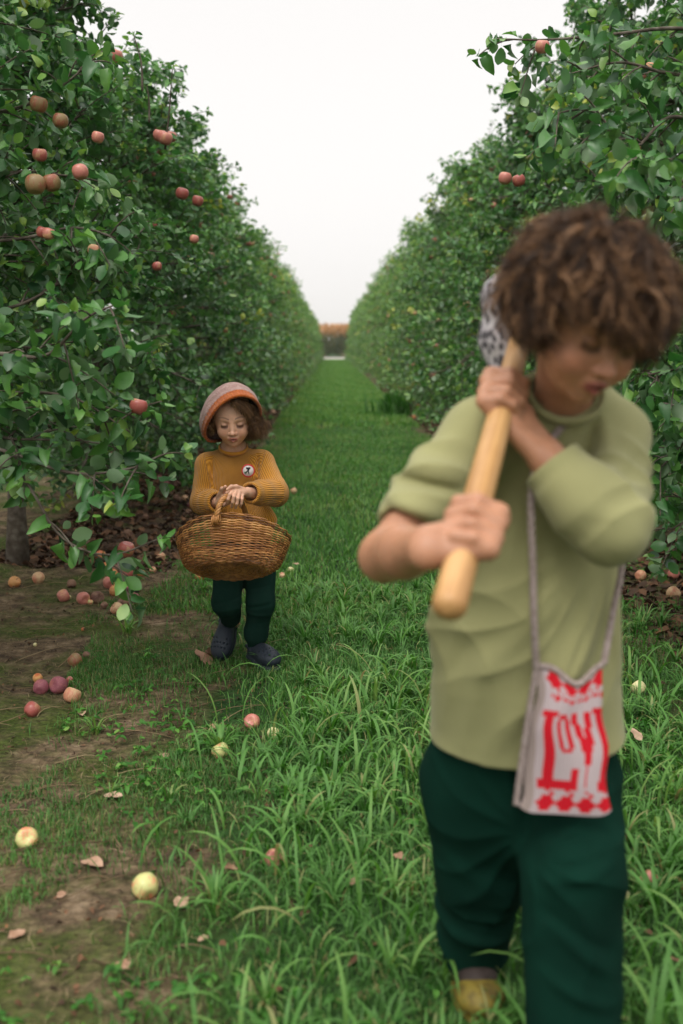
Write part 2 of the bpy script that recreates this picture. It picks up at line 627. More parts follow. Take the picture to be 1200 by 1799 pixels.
def blades(n, root, L_, W_, bend, seg, rnd, seed, lean=None):
    r = np.random.RandomState(seed)
    az = r.rand(n) * 2 * math.pi if lean is None else lean
    h = np.stack([np.cos(az), np.sin(az), np.zeros(n)], 1)
    s = np.stack([-np.sin(az), np.cos(az), np.zeros(n)], 1)
    tw = (r.rand(n) - 0.5) * 1.6
    t = np.linspace(0, 1, seg + 1)
    prof = np.sqrt(np.clip(1 - t ** 1.8, 0, 1)) * (0.55 + 0.45 * np.minimum(t * 3, 1))
    V = np.zeros((n, seg + 1, 2, 3))
    th0 = r.rand(n) * 0.35
    p = root.copy()
    ang = th0
    cur = root.copy()
    stepL = L_ / seg
    for k in range(seg + 1):
        a = th0 + bend * t[k] ** 1.3
        side = s * np.cos(tw * t[k])[:, None] + np.array((0, 0, 1.0)) * (np.sin(tw * t[k]) * 0.5)[:, None]
        w = (W_ * prof[k] * 0.5)[:, None]
        V[:, k, 0] = cur - side * w
        V[:, k, 1] = cur + side * w
        cur = cur + (h * np.sin(a)[:, None] + np.array((0, 0, 1.0)) * np.cos(a)[:, None]) * stepL[:, None]
        cur[:, 2] = np.maximum(cur[:, 2], 0.004 + root[:, 2] + 0.0)
    V = V.reshape(n, -1, 3)
    nv = (seg + 1) * 2
    q = np.array([(2 * k, 2 * k + 1, 2 * k + 3, 2 * k + 2) for k in range(seg)])
    Q = (np.arange(n)[:, None, None] * nv + q[None]).reshape(-1, 4)
    return V.reshape(-1, 3), Q, np.repeat(rnd, nv)


def fbm(x, y, s, seed):
    r = np.random.RandomState(seed)
    o = np.zeros_like(x)
    for i in range(6):
        a = r.rand() * 6.28
        k = s * 1.6 ** i
        o += np.sin(k * (x * math.cos(a) + y * math.sin(a)) + 6.28 * r.rand() + 1.2 * np.sin(k * 0.6 * (y * math.cos(a) - x * math.sin(a)) + 6.28 * r.rand())) / 1.5 ** i
    return o / 2.2


def scatter(n, x0, x1, y0, y1, dens, seed, ypow=1.0):
    r = np.random.RandomState(seed)
    x = r.uniform(x0, x1, n)
    y = y0 + (y1 - y0) * r.rand(n) ** ypow
    vis = (x > -0.36 * y - 0.25) & (x < 0.38 * y + 0.25)
    k = vis & (r.rand(n) < dens(x, y))
    return x[k], y[k], r


def lush(x, y):
    """0..1: how thick the sward stands"""
    edge = -0.17 - 0.06 * np.minimum(np.maximum(y - 1.5, 0), 4) + 0.12 * fbm(x, y, 3.0, 3)
    left = 1 / (1 + np.exp(-(x - edge) * 14))
    right = 1 / (1 + np.exp((x - 1.22 - 0.12 * fbm(x, y, 2.0, 4)) * 12))
    return left * right


parts = []
def put(x, y, r, Lr, Wr, Br, seg, hue, seed, dry=0.055):
    n = len(x)
    root = np.stack([x, y, gh(x, y) - 0.004], 1)
    L_ = r.uniform(*Lr, n) * (0.75 + 0.35 * (fbm(x, y, 5.0, 11) + 1) * 0.5)
    W_ = r.uniform(*Wr, n)
    rnd = np.clip(hue + 0.16 * fbm(x, y, 4.0, 12) + r.normal(0, 0.10, n), 0, 0.9)
    rnd[r.rand(n) < dry] = 1.0
    parts.append(blades(n, root, L_, W_, r.uniform(*Br, n), seg, rnd, seed))


# broad, arching blades of the thick sward
x, y, r = scatter(60000, -1.1, 2.0, 1.2, 4.2, lambda x, y: lush(x, y) * (0.55 + 0.45 * fbm(x, y, 4, 5)), 21)
put(x, y, r, (0.030, 0.085), (0.0025, 0.0065), (0.9, 2.6), 5, 0.52, 1)
x, y, r = scatter(2600, -0.6, 1.6, 1.2, 3.4, lambda x, y: lush(x, y) * (0.5 + 0.5 * fbm(x, y, 4, 6)), 22)
put(x, y, r, (0.12, 0.24), (0.006, 0.013), (1.4, 2.7), 7, 0.70, 2)
# rosettes of broad blades
x, y, r = scatter(1700, -0.9, 1.9, 1.2, 4.6, lambda x, y: np.clip(lush(x, y) * (0.25 + 0.9 * (fbm(x, y, 3.2, 41) > 0.05)) + 0.012, 0, 1), 43)
nb_ = 20
cx, cy = np.repeat(x, nb_), np.repeat(y, nb_)
n = len(cx)
az_ = r.rand(n) * 6.283
rr_ = np.abs(r.normal(0, 0.010, n))
x, y = cx + np.cos(az_) * rr_, cy + np.sin(az_) * rr_
tl_ = np.repeat(r.uniform(0.6, 1.25, n // nb_), nb_)
root = np.stack([x, y, gh(x, y) - 0.003], 1)
hue_ = np.clip(np.repeat(r.normal(0.58, 0.12, n // nb_), nb_) + r.normal(0, 0.08, n), 0, 0.92)
hue_[r.rand(n) < 0.06] = 1.0
parts.append(blades(n, root, r.uniform(0.045, 0.115, n) * tl_, r.uniform(0.004, 0.0095, n) * tl_, r.uniform(1.0, 2.6, n), 6, hue_, 44, lean=az_))
# fine short grass below it and out over the patchy margin
x, y, r = scatter(150000, -1.3, 2.2, 1.2, 4.6, lambda x, y: np.clip(0.42 * lush(x, y) + 0.5 * np.clip(fbm(x, y, 6, 8) - 0.0, 0, 1) * (x > -0.62 - 0.08 * y + 0.15 * fbm(x, y, 4, 9)), 0, 1), 23)
put(x, y, r, (0.02, 0.06), (0.0012, 0.003), (0.3, 1.8), 3, 0.42, 3, 0.08)
x, y, r = scatter(150000, -1.25, 0.3, 1.25, 4.4, lambda x, y: np.clip(1.3 * (fbm(x, y, 5.5, 61) + 0.22), 0, 1) * (x > -0.62 - 0.10 * y + 0.22 * fbm(x, y, 4, 62)), 63)
put(x, y, r, (0.012, 0.045), (0.0012, 0.0034), (0.4, 2.3), 3, 0.46, 64, 0.10)
# middle distance
x, y, r = scatter(120000, -1.6, 2.2, 4.2, 14, lambda x, y: np.clip(1.1 - 0.06 * (y - 4), 0.4, 1) * (np.abs(x - 0.2) < 1.0 + 0.15 * fbm(x, y, 2, 3)), 24)
put(x, y, r, (0.025, 0.07), (0.003, 0.007), (0.5, 2.1), 3, 0.66, 4)
x, y, r = scatter(90000, -1.2, 1.6, 14, 84, lambda x, y: (np.abs(x - 0.2) < 1.05), 25)
put(x, y, r, (0.04, 0.09), (0.012, 0.03), (0.4, 1.4), 2, 0.76, 5, 0.01)
# dry thatch lying over the bare margin
x, y, r = scatter(17000, -1.9, 0.3, 1.3, 5.5, lambda x, y: (1 - lush(x, y)) * (0.5 + 0.5 * fbm(x, y, 5, 15)), 26)
n = len(x)
root = np.stack([x, y, gh(x, y) + 0.003], 1)
thatch = blades(n, root, r.uniform(0.03, 0.10, n), r.uniform(0.001, 0.0022, n), np.full(n, 1.6) + r.rand(n) * 0.2, 3, r.rand(n), 9)


def join(parts):
    V, Q, A, o = [], [], [], 0
    for v, q, a in parts:
        V.append(v); Q.append(q + o); A.append(a); o += len(v)
    return np.vstack(V), np.vstack(Q), np.concatenate(A)


V, Q, A = join(parts)
tag(link('grass', np_mesh('grass', V, Q, attrs={'rnd': A}), M_grass), 'green grass growing thick along the middle of the alley', 'grass', kind='stuff')
V, Q, A = thatch
M_thatch = noise_mat('dry_thatch', [(0.2, (0.05, 0.03, 0.015)), (0.5, (0.16, 0.11, 0.06)), (0.8, (0.30, 0.23, 0.13))], 20, 0.9, 0, attr='rnd')
V[:, 2] = np.minimum(V[:, 2], gh(V[:, 0], V[:, 1]) + 0.012)
tag(link('dry_grass_litter', np_mesh('dry_grass_litter', V, Q, attrs={'rnd': A}), M_thatch), 'dry grass stems and straw lying over the bare soil margin', 'dry grass', kind='stuff')

# ================================================================== APPLE TREES
M_leaf = foliage_mat('apple_leaves', [(0.0, (0.013, 0.048, 0.018)), (0.36, (0.036, 0.130, 0.029)), (0.62, (0.092, 0.235, 0.042)), (0.84, (0.20, 0.33, 0.058)), (1.0, (0.40, 0.42, 0.07))],
                      (0.17, 0.25, 0.14), rough=0.42, spec=0.55, transl=0.25, scale=14.0, back_mix=0.75)
M_bark = noise_mat('bark', [(0.25, (0.035, 0.027, 0.02)), (0.5, (0.10, 0.08, 0.062)), (0.75, (0.19, 0.17, 0.14))], 22, 0.9, 0.6, 0.006, 70)


def leaf_template(rows, W, fold=0.16, curl=0.22, cols=2, wav=0.0):
    V = []
    for i, (t, w) in enumerate(zip(rows, W)):
        yy, zz = t - 0.04 * t * t, -curl * t * t
        if w < 1e-6:
            V.append((0, yy, zz))
        else:
            s = wav * math.sin(i * 2.3)
            V += [(-w, yy, zz + fold * w * (1 + s)), (0, yy, zz), (w, yy, zz + fold * w * (1 - s))]
    return V


def leaf_mesh_hi():
    rows = [0, 0.10, 0.3, 0.55, 0.78, 0.93, 1.0]
    W = [0, 0.15, 0.30, 0.335, 0.25, 0.11, 0]
    V = [(0, -0.30, -0.02), (0.012, -0.30, -0.02)] + leaf_template(rows, W, 0.42, 0.28, wav=0.5)
    b = 2
    T = [(b, b + 3, b + 2), (b, b + 2, b + 1)]
    T = [(b, b + 2, b + 1), (b, b + 3, b + 2)]
    Q = []
    for k in range(4):
        o = b + 1 + 3 * k
        Q += [(o, o + 1, o + 4, o + 3), (o + 1, o + 2, o + 5, o + 4)]
    o = b + 1 + 12
    T += [(o, o + 1, o + 3), (o + 1, o + 2, o + 3)]
    T.append((0, 1, b))
    return np.array(V, float), np.array(Q), np.array(T)


def leaf_mesh_mid():
    rows = [0, 0.3, 0.75, 1.0]
    W = [0, 0.31, 0.27, 0]
    V = leaf_template(rows, W, 0.42, 0.25)
    Q = [(1, 2, 5, 4), (2, 3, 6, 5)]
    T = [(0, 2, 1), (0, 3, 2), (4, 5, 7), (5, 6, 7)]
    return np.array(V, float), np.array(Q), np.array(T)


def leaf_mesh_lo():
    V = [(0, 0, 0), (-0.32, 0.5, 0.08), (0.32, 0.5, 0.08), (0, 1, -0.15), (0, 0.5, -0.05)]
    return np.array(V, float), np.array([(0, 4, 3, 1), (0, 2, 3, 4)]), np.zeros((0, 3), int)


LEAF = {'hi': leaf_mesh_hi(), 'mid': leaf_mesh_mid(), 'lo': leaf_mesh_lo()}


def bake_leaves(P, D, Nrm, S, rnd, kind='hi'):
    """leaves at P, long axis D, upper side towards Nrm, length S"""
    TV, TQ, TT = LEAF[kind]
    D = D / (np.linalg.norm(D, axis=1)[:, None] + 1e-9)
    X_ = np.cross(D, Nrm)
    X_ /= np.linalg.norm(X_, axis=1)[:, None] + 1e-9
    Z_ = np.cross(X_, D)
    n, k = len(P), len(TV)
    r = np.random.RandomState(n)
    wsc = r.uniform(0.85, 1.12, n)
    csc = r.uniform(-0.9, 3.0, n)
    V = P[:, None, :] + S[:, None, None] * (TV[None, :, 0:1] * wsc[:, None, None] * X_[:, None, :] + TV[None, :, 1:2] * D[:, None, :] + TV[None, :, 2:3] * csc[:, None, None] * Z_[:, None, :])
    off = (np.arange(n) * k)[:, None, None]
    Q = (TQ[None] + off).reshape(-1, 4)
    T = (TT[None] + off).reshape(-1, 3) if len(TT) else None
    return V.reshape(-1, 3), Q, T, np.repeat(rnd, k)


def dress(tw, r, spacing, size, out, yellow=0.02, droop=0.35):
    """leaves along a twig polyline"""
    P = np.asarray(tw)
    L_ = np.linalg.norm(np.diff(P, axis=0), axis=1)
    tot = L_.sum()
    n = max(3, int(tot / spacing))
    t = np.concatenate([np.linspace(0.12, 1, n), [1, 1, 0.98]])
    s = np.concatenate([[0], np.cumsum(L_)]) / tot
    pts = np.stack([np.interp(t, s, P[:, k]) for k in range(3)], 1)
    d = norm(P[-1] - P[0])
    n = len(t)
    az = np.arange(n) * 2.4 + r.rand() * 6
    a = norm(np.cross(d, (0.3, 0.2, 1)))
    b = np.cross(d, a)
    rad_ = np.cos(az)[:, None] * a + np.sin(az)[:, None] * b
    D = rad_ * 0.9 + d * 0.55 + r.normal(0, 0.25, (n, 3))
    D[:, 2] -= droop * r.rand(n)
    Nn = np.array((0, 0, 1.0)) * 0.75 + d * 0.35 + r.normal(0, 0.55, (n, 3))
    S = size * r.uniform(0.65, 1.12, n) * (1 - 0.35 * (t > 0.93))
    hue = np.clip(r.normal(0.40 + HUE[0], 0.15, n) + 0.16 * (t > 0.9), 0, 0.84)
    if r.rand() < yellow: hue = np.clip(hue + 0.45, 0, 1)
    # start the blade a petiole's length away from the twig
    out.append((pts + D / (np.linalg.norm(D, axis=1)[:, None]) * 0.3 * S[:, None], D, Nn, S, hue))


HUE = [0.0]


def grow(seed, H=3.55, nb=46, ntw=12, kind='hi', leaf=0.072, sp=0.024, rx=0.80, ry=1.12, top=0.33, shoots=7, skirt=0.5):
    """one orchard tree standing at the origin: wood (trunk and limbs), leaves, hanging places for apples"""
    r = np.random.RandomState(seed)
    wood = MB()
    bend = r.normal(0, 0.05, 2)
    tz = np.linspace(0, H * 0.9, 12)
    trunk = np.stack([bend[0] * np.sin(tz * 1.6), bend[1] * np.sin(tz * 1.3), tz], 1)
    tr = np.interp(tz, [0, 0.12, 1.0, H], [0.066, 0.047, 0.036, 0.010])
    trunk[0, 2] = -0.06
    wood.tube(trunk, tr, 10)
    L_, hang = [], []
    for i in range(nb):
        f = (i + 0.5) / nb
        z = skirt + (H * 0.9 - skirt) * f ** 0.92
        az = i * 2.39996 + r.normal(0, 0.25)
        wid = np.interp(z, [0.4, 1.0, 1.9, H], [rx * 0.92, rx, rx * 0.86, rx * top])
        ex, ey = math.cos(az) * wid, math.sin(az) * wid * ry / rx
        ln = math.hypot(ex, ey) * r.uniform(0.85, 1.08)
        p0 = np.array([np.interp(z, tz, trunk[:, k]) for k in range(3)])
        up = np.interp(z, [0.4, 1.2, 2.4, H], [0.05, 0.20, 0.45, 1.1]) + r.normal(0, 0.12)
        dirh = norm((ex, ey, 0))
        n = 8
        t = np.linspace(0, 1, n)
        sag = np.interp(z, [0.4, 1.5, H], [0.34, 0.22, 0.02]) * r.uniform(0.5, 1.3)
        pts = p0 + dirh * (t * ln)[:, None]
        pts[:, 2] += up * ln * t - sag * t ** 2.2
        pts += np.cumsum(r.normal(0, 0.012, (n, 3)), 0) * t[:, None]
        pts[:, 2] = np.maximum(pts[:, 2], 0.26)
        r0 = 0.016 * (0.5 + ln * 0.7)
        wood.tube(pts, np.linspace(r0, 0.0035, n), 6)
        for j in range(ntw):
            tt = 0.16 + 0.84 * (j + r.rand() * 0.8) / ntw
            q = np.array([np.interp(tt, t, pts[:, k]) for k in range(3)])
            side = norm(np.cross(dirh, (0, 0, 1))) * r.choice([-1, 1])
            d = norm(dirh * r.uniform(0.1, 0.9) + side * r.uniform(0.2, 1.0) + np.array((0, 0, r.normal(0.25 if z > 1.2 else 0.0, 0.5))))
            ll = r.uniform(0.13, 0.30)
            u = np.linspace(0, 1, 5)
            tw = q + d * (u * ll)[:, None]
            tw[:, 2] += 0.06 * u * (1 if z > 1.6 else -1) * ll / 0.3 - 0.05 * u ** 2
            tw[:, 2] = np.maximum(tw[:, 2], 0.20)
            wood.tube(tw, np.linspace(0.004, 0.0018, 5), 4, caps=False)
            dress(tw, r, sp, leaf, L_)
            if r.rand() < 0.3: hang.append(tw[2])
    for i in range(shoots):
        az = r.rand() * 6.28
        p0 = np.array([0.22 * math.cos(az), (0.85 * r.rand() - 0.42) * 1.6, H * r.uniform(0.80, 0.93)])
        ll = r.uniform(0.28, 0.62)
        u = np.linspace(0, 1, 7)
        d = np.array((r.normal(0, 0.14), r.normal(0, 0.14), 1.0))
        tw = p0 + d * (u * ll)[:, None]
        tw[:, :2] += (r.normal(0, 0.05, 2) * u[:, None] ** 2)
        wood.tube(tw, np.linspace(0.005, 0.0018, 7), 4, caps=False)
        dress(tw, r, 0.036, leaf * 0.72, L_, droop=0.1)
    return wood, L_, hang


def crown_mesh(L_, kind):
    P = np.vstack([a[0] for a in L_]); D = np.vstack([a[1] for a in L_]); Nn = np.vstack([a[2] for a in L_])
    S = np.concatenate([a[3] for a in L_]); h = np.concatenate([a[4] for a in L_])
    V, Q, T, A = bake_leaves(P, D, Nn, S, h, kind)
    return np_mesh('crown', V, Q, T, {'rnd': A})


# ---- apples
def apple_mesh(seed, R=0.031, seg=20, ringn=14):
    r = np.random.RandomState(seed)
    V = []
    for i in range(ringn + 1):
        f = math.pi * i / ringn
        rr = math.sin(f) ** 0.82 * (1 + 0.06 * math.cos(f))
        z = 1.0 * math.cos(f)
        z -= 0.34 * math.exp(-(f / 0.42) ** 2) - 0.20 * math.exp(-((math.pi - f) / 0.38) ** 2)
        for j in range(seg):
            a = 2 * math.pi * j / seg
            lob = 1 + 0.025 * math.cos(5 * a) * (0.3 + 0.7 * (z < 0)) + 0.02 * math.sin(a + seed)
            V.append((R * rr * lob * math.cos(a), R * rr * lob * math.sin(a), R * z))
    Q = [(i * seg + j, (i + 1) * seg + j, (i + 1) * seg + (j + 1) % seg, i * seg + (j + 1) % seg) for i in range(ringn) for j in range(seg)]
    return np_mesh('apple', V, Q)


def apple_mat(name, under, blush, amt, rough=0.35, dull=0.0, streak=0.5):
    m, nt, N, L, bs = new_mat(name)
    tc = nd(nt, 'ShaderNodeTexCoord')
    oi = nd(nt, 'ShaderNodeObjectInfo')
    ad = nd(nt, 'ShaderNodeVectorMath', {0: tc.outputs['Object'], 1: oi.outputs['Random']}, operation='ADD')
    n1 = nd(nt, 'ShaderNodeTexNoise', {'Vector': ad.outputs[0], 'Scale': 22, 'Detail': 2})
    mp = nd(nt, 'ShaderNodeMapping', {'Vector': tc.outputs['Object'], 'Scale': (1, 1, 0.12)})
    n2 = nd(nt, 'ShaderNodeTexNoise', {'Vector': mp.outputs[0], 'Scale': 230, 'Detail': 3})
    s = nd(nt, 'ShaderNodeMath', {0: n2.outputs['Fac'], 1: streak}, operation='MULTIPLY')
    t = nd(nt, 'ShaderNodeMath', {0: n1.outputs['Fac'], 1: s.outputs[0]}, operation='ADD')
    f = nd(nt, 'ShaderNodeMapRange', {'Value': t.outputs[0], 1: 0.95 - amt * 0.5, 2: 1.10 - amt * 0.5, 3: 0.0, 4: 1.0})
    mx = nd(nt, 'ShaderNodeMixRGB', {0: f.outputs[0], 1: (*under, 1), 2: (*blush, 1)})
    sp = nd(nt, 'ShaderNodeTexVoronoi', {'Vector': tc.outputs['Object'], 'Scale': 170})
    dt = nd(nt, 'ShaderNodeMapRange', {'Value': sp.outputs['Distance'], 1: 0.10, 2: 0.2, 3: 0.5, 4: 0.0})
    m2 = nd(nt, 'ShaderNodeMixRGB', {0: dt.outputs[0], 1: mx.outputs[0], 2: (0.55, 0.42, 0.25, 1)})
    L.new(m2.outputs[0], bs.inputs['Base Color'])
    bs.inputs['Roughness'].default_value = rough
    bs.inputs['Specular IOR Level'].default_value = 0.4
    return m


A_red = apple_mat('apple_red', (0.42, 0.22, 0.12), (0.33, 0.085, 0.07), 0.75)
A_pink = apple_mat('apple_pink', (0.55, 0.30, 0.16), (0.46, 0.165, 0.13), 0.75)
A_green = apple_mat('apple_green_blush', (0.50, 0.50, 0.20), (0.62, 0.22, 0.12), 0.45)
A_tan = apple_mat('apple_tan', (0.55, 0.36, 0.20), (0.50, 0.20, 0.12), 0.40, 0.5)
A_plum = apple_mat('apple_plum', (0.34, 0.12, 0.10), (0.24, 0.07, 0.09), 0.7, 0.6)
A_rot = apple_mat('apple_rotten', (0.20, 0.11, 0.07), (0.12, 0.055, 0.04), 0.5, 0.7)
A_black = apple_mat('apple_blackened', (0.05, 0.045, 0.05), (0.03, 0.03, 0.04), 0.5, 0.5)
A_orange = apple_mat('apple_orange', (0.55, 0.28, 0.10), (0.50, 0.14, 0.05), 0.5, 0.5)
A_yellow = apple_mat('apple_yellow', (0.60, 0.55, 0.28), (0.55, 0.45, 0.20), 0.3, 0.4)
A_russet = apple_mat('apple_russet', (0.24, 0.16, 0.07), (0.26, 0.09, 0.05), 0.5, 0.45)
AM = {k: apple_mesh(i) for i, k in enumerate(['a', 'b', 'c'])}
_am = {}


def apple_data(mat, k):
    key_ = (mat.name, k)
    if key_ not in _am:
        me = AM[k].copy()
        me.materials.clear()
        me.materials.append(mat)
        _am[key_] = me
    return _am[key_]


M_stem = noise_mat('apple_stem', [(0.3, (0.06, 0.04, 0.02)), (0.7, (0.14, 0.09, 0.05))], 60, 0.8, 0)
_sb = MB(); _sb.tube([(0, 0, 0.017), (0.001, 0, 0.026), (0.004, 0.001, 0.038)], [0.0012, 0.0011, 0.0015], 6)
STEM = _sb.mesh('stem'); STEM.materials.append(M_stem)


def hang_apples(root, places, r, mats, s=(0.85, 1.1)):
    for p in places:
        o = bpy.data.objects.new('apple', apple_data(mats[r.randint(len(mats))], 'abc'[r.randint(3)]))
        C.objects.link(o)
        o.parent = root
        o.location = (p[0], p[1], p[2] - 0.045)
        o.rotation_euler = (r.normal(0, 0.3), r.normal(0, 0.3), r.rand() * 6)
        k = r.uniform(*s)
        o.scale = (k, k, k)


# ---- prototypes
PROTO = {'hi': [], 'mid': [], 'lo': []}
for seed in (101, 102, 103, 104, 105):
    w, l, h = grow(seed, nb=56, ntw=16, kind='hi', sp=0.0165, leaf=0.061, skirt=0.45 if seed < 105 else 0.95)
    me = w.mesh('trunk'); me.materials.append(M_bark)
    cm = crown_mesh(l, 'hi'); cm.materials.append(M_leaf)
    PROTO['hi'].append((me, cm, h))
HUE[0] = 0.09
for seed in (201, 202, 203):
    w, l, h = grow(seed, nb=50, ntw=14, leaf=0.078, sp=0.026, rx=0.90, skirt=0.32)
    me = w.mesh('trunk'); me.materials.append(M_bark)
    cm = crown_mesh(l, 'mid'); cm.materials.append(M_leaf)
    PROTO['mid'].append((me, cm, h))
HUE[0] = 0.20  # far leaves yellower, and lightened to stand for stronger light and haze
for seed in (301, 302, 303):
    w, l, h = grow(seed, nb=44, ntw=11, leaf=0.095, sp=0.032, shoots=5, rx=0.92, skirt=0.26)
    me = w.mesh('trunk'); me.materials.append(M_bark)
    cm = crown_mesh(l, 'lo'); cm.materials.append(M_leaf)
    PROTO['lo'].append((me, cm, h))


HUE[0] = 0.0


def plant(x, y, kind, i, r, label, group, apples=8, zs=1.0, xs=1.0, apple_child=True, rot=None):
    me, cm, h = PROTO[kind][i % len(PROTO[kind])]
    root = thing('apple_tree', label, 'apple tree', (x, y, float(gh(x, y))), group)
    root.rotation_euler = (0, 0, rot if rot is not None else (math.pi * r.randint(2) + r.normal(0, 0.12)))
    root.scale = (xs, 1.0, zs)
    for nm, d in (('trunk', me), ('crown', cm)):
        o = bpy.data.objects.new(nm, d)
        C.objects.link(o)
        o.parent = root
    if apples:
        # apples hang on the outside of the crown, seen from the alley
        c, s = math.cos(root.rotation_euler.z), math.sin(root.rotation_euler.z)
        inward = 1 if x < 0 else -1
        hp = [p for p in h if (c * p[0] - s * p[1]) * inward > 0.25 and p[2] > 0.5]
        r.shuffle(hp)
        hang_apples(root, hp[:apples], r, [A_pink, A_red, A_pink, A_tan])
    return root


rt = np.random.RandomState(5)
SP = 1.9
LEFT_Y0, RIGHT_Y0 = 3.2, 3.7
near_l = {0: 'nearest apple tree at the left edge, its low branches reaching over the bare soil',
          1: 'apple tree at the left with its bare lower trunk showing above the soil',
          2: 'apple tree in the left row just behind the child with the basket',
          3: 'fourth apple tree from the camera in the left row, pink apples near its top'}
near_r = {0: 'dark leafy apple tree at the right edge behind the curly-haired boy',
          1: 'apple tree in the right row behind the pole and the boy\'s shoulder',
          2: 'third apple tree from the camera in the right row, yellowing leaves outside',
          3: 'fourth apple tree from the camera in the right row, pink apples on its face'}
for side, X0, Y0, nl in ((0, ROW_L, LEFT_Y0, near_l), (1, ROW_R, RIGHT_Y0, near_r)):
    for k in range(42):
        y = Y0 + k * SP + rt.normal(0, 0.06)
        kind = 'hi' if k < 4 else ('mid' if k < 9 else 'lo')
        lab = nl.get(k, 'distant apple tree in the %s row, between its fourth tree and the cornfield' % ('left' if side == 0 else 'right'))
        root = plant(X0 + rt.normal(0, 0.04), y, kind, (4 if (side == 0 and k < 2) else (k + side * 2) % (4 if kind == 'hi' else 3)), rt, lab,
                     'apple trees of the %s orchard row' % ('left' if side == 0 else 'right'),
                     apples=(0 if (k < 2 and side == 0) else 12 if k < 9 else 10 if k < 20 else 4 if k < 28 else 0), zs=(0.86 if side == 0 else (1.05, 1.05, 1.0)[min(k, 2)] if k < 3 else 1.0) * rt.uniform(0.96, 1.05), xs=rt.uniform(0.95, 1.08))
        if side == 0 and k == 0: TREE0 = root
        if side == 0 and k == 1: TREE1 = root
        if side == 1 and k == 0: TREER = root
# the rows behind, seen only through gaps
for side, X0 in ((0, -5.2), (1, 5.5)):
    for k in range(9):
        plant(X0, 4.0 + k * SP, 'lo', k, rt, 'apple tree of the next row, glimpsed dark behind the %s row' % ('left' if side == 0 else 'right'), 'apple trees of the rows behind', apples=0)

# ================================================================== PEOPLE
def norm_rows(a):
    return a / (np.linalg.norm(a, axis=1)[:, None] + 1e-9)


def axes(F, up=(0, 0, 1), roll=0.0):
    """columns X (subject's left, picture right when facing the camera), F forward, U up"""
    F = norm(F)
    X_ = norm(np.cross(up, F))
    U = np.cross(F, X_)
    c, s = math.cos(roll), math.sin(roll)
    X2 = c * X_ - s * U
    U2 = s * X_ + c * U
    return np.stack([X2, F, U2], 1)


def head_items(c, R, H, mouth_open=0.006):
    c = np.asarray(c, float)
    w = lambda x, y, z: c + H * (R @ np.array((x, y, z)))
    E = lambda p, r, k: Ell(w(*p), np.array(r) * H, R, k * H)
    K = lambda a, b, ra, rb, k: Cap(w(*a), w(*b), ra * H, rb * H, k * H)
    S = lambda it: (setattr(it, 'sub', True), it)[1]
    it = [E((0, -0.09, 0.13), (0.365, 0.44, 0.37), 0.1),
          E((0, 0.10, 0.07), (0.335, 0.30, 0.31), 0.10),
          E((0, 0.12, -0.14), (0.305, 0.285, 0.30), 0.10),
          E((0, 0.15, -0.34), (0.185, 0.19, 0.145), 0.10),
          E((0, 0.275, -0.43), (0.075, 0.065, 0.06), 0.07),
          E((-0.155, 0.25, -0.205), (0.125, 0.12, 0.125), 0.07),
          E((0.155, 0.25, -0.205), (0.125, 0.12, 0.125), 0.07)]
    it += [S(E((sx * 0.145, 0.435, -0.035), (0.085, 0.065, 0.055), 0.07)) for sx in (-1, 1)]
    it += [E((sx * 0.142, 0.315, -0.045), (0.078, 0.072, 0.060), 0.02) for sx in (-1, 1)]
    it += [S(K((sx * 0.10, 0.397, -0.078), (sx * 0.19, 0.372, -0.070), 0.006, 0.005, 0.012)) for sx in (-1, 1)]
    it += [K((sx * 0.07, 0.375, 0.055), (sx * 0.20, 0.335, 0.065), 0.02, 0.014, 0.06) for sx in (-1, 1)]
    it += [K((0, 0.37, 0.0), (0, 0.435, -0.175), 0.024, 0.036, 0.05),
           E((0, 0.452, -0.192), (0.050, 0.046, 0.043), 0.03),
           E((-0.052, 0.405, -0.208), (0.034, 0.042, 0.030), 0.02),
           E((0.052, 0.405, -0.208), (0.034, 0.042, 0.030), 0.02),
           S(E((-0.028, 0.430, -0.238), (0.013, 0.020, 0.012), 0.01)),
           S(E((0.028, 0.430, -0.238), (0.013, 0.020, 0.012), 0.01)),
           E((0, 0.375, -0.30), (0.085, 0.045, 0.055), 0.05)]
    it += [K((-0.085, 0.362, -0.330), (-0.025, 0.408, -0.293), 0.012, 0.021, 0.012),
           K((0.085, 0.362, -0.330), (0.025, 0.408, -0.293), 0.012, 0.021, 0.012),
           K((-0.025, 0.408, -0.293), (0.025, 0.408, -0.293), 0.021, 0.021, 0.012),
           K((-0.062, 0.368, -0.337), (0.0, 0.395, -0.350), 0.014, 0.026, 0.012),
           K((0.062, 0.368, -0.337), (0.0, 0.395, -0.350), 0.014, 0.026, 0.012),
           S(K((-0.062, 0.395, -0.318), (0.062, 0.395, -0.318), mouth_open, mouth_open, 0.006)),
           S(K((-0.03, 0.42, -0.318), (0.03, 0.42, -0.318), mouth_open * 1.5, mouth_open * 1.5, 0.006))]
    for sx in (-1, 1):
        it += [E((sx * 0.365, -0.03, -0.10), (0.030, 0.075, 0.105), 0.02), S(E((sx * 0.395, -0.01, -0.09), (0.020, 0.040, 0.06), 0.02))]
    return it


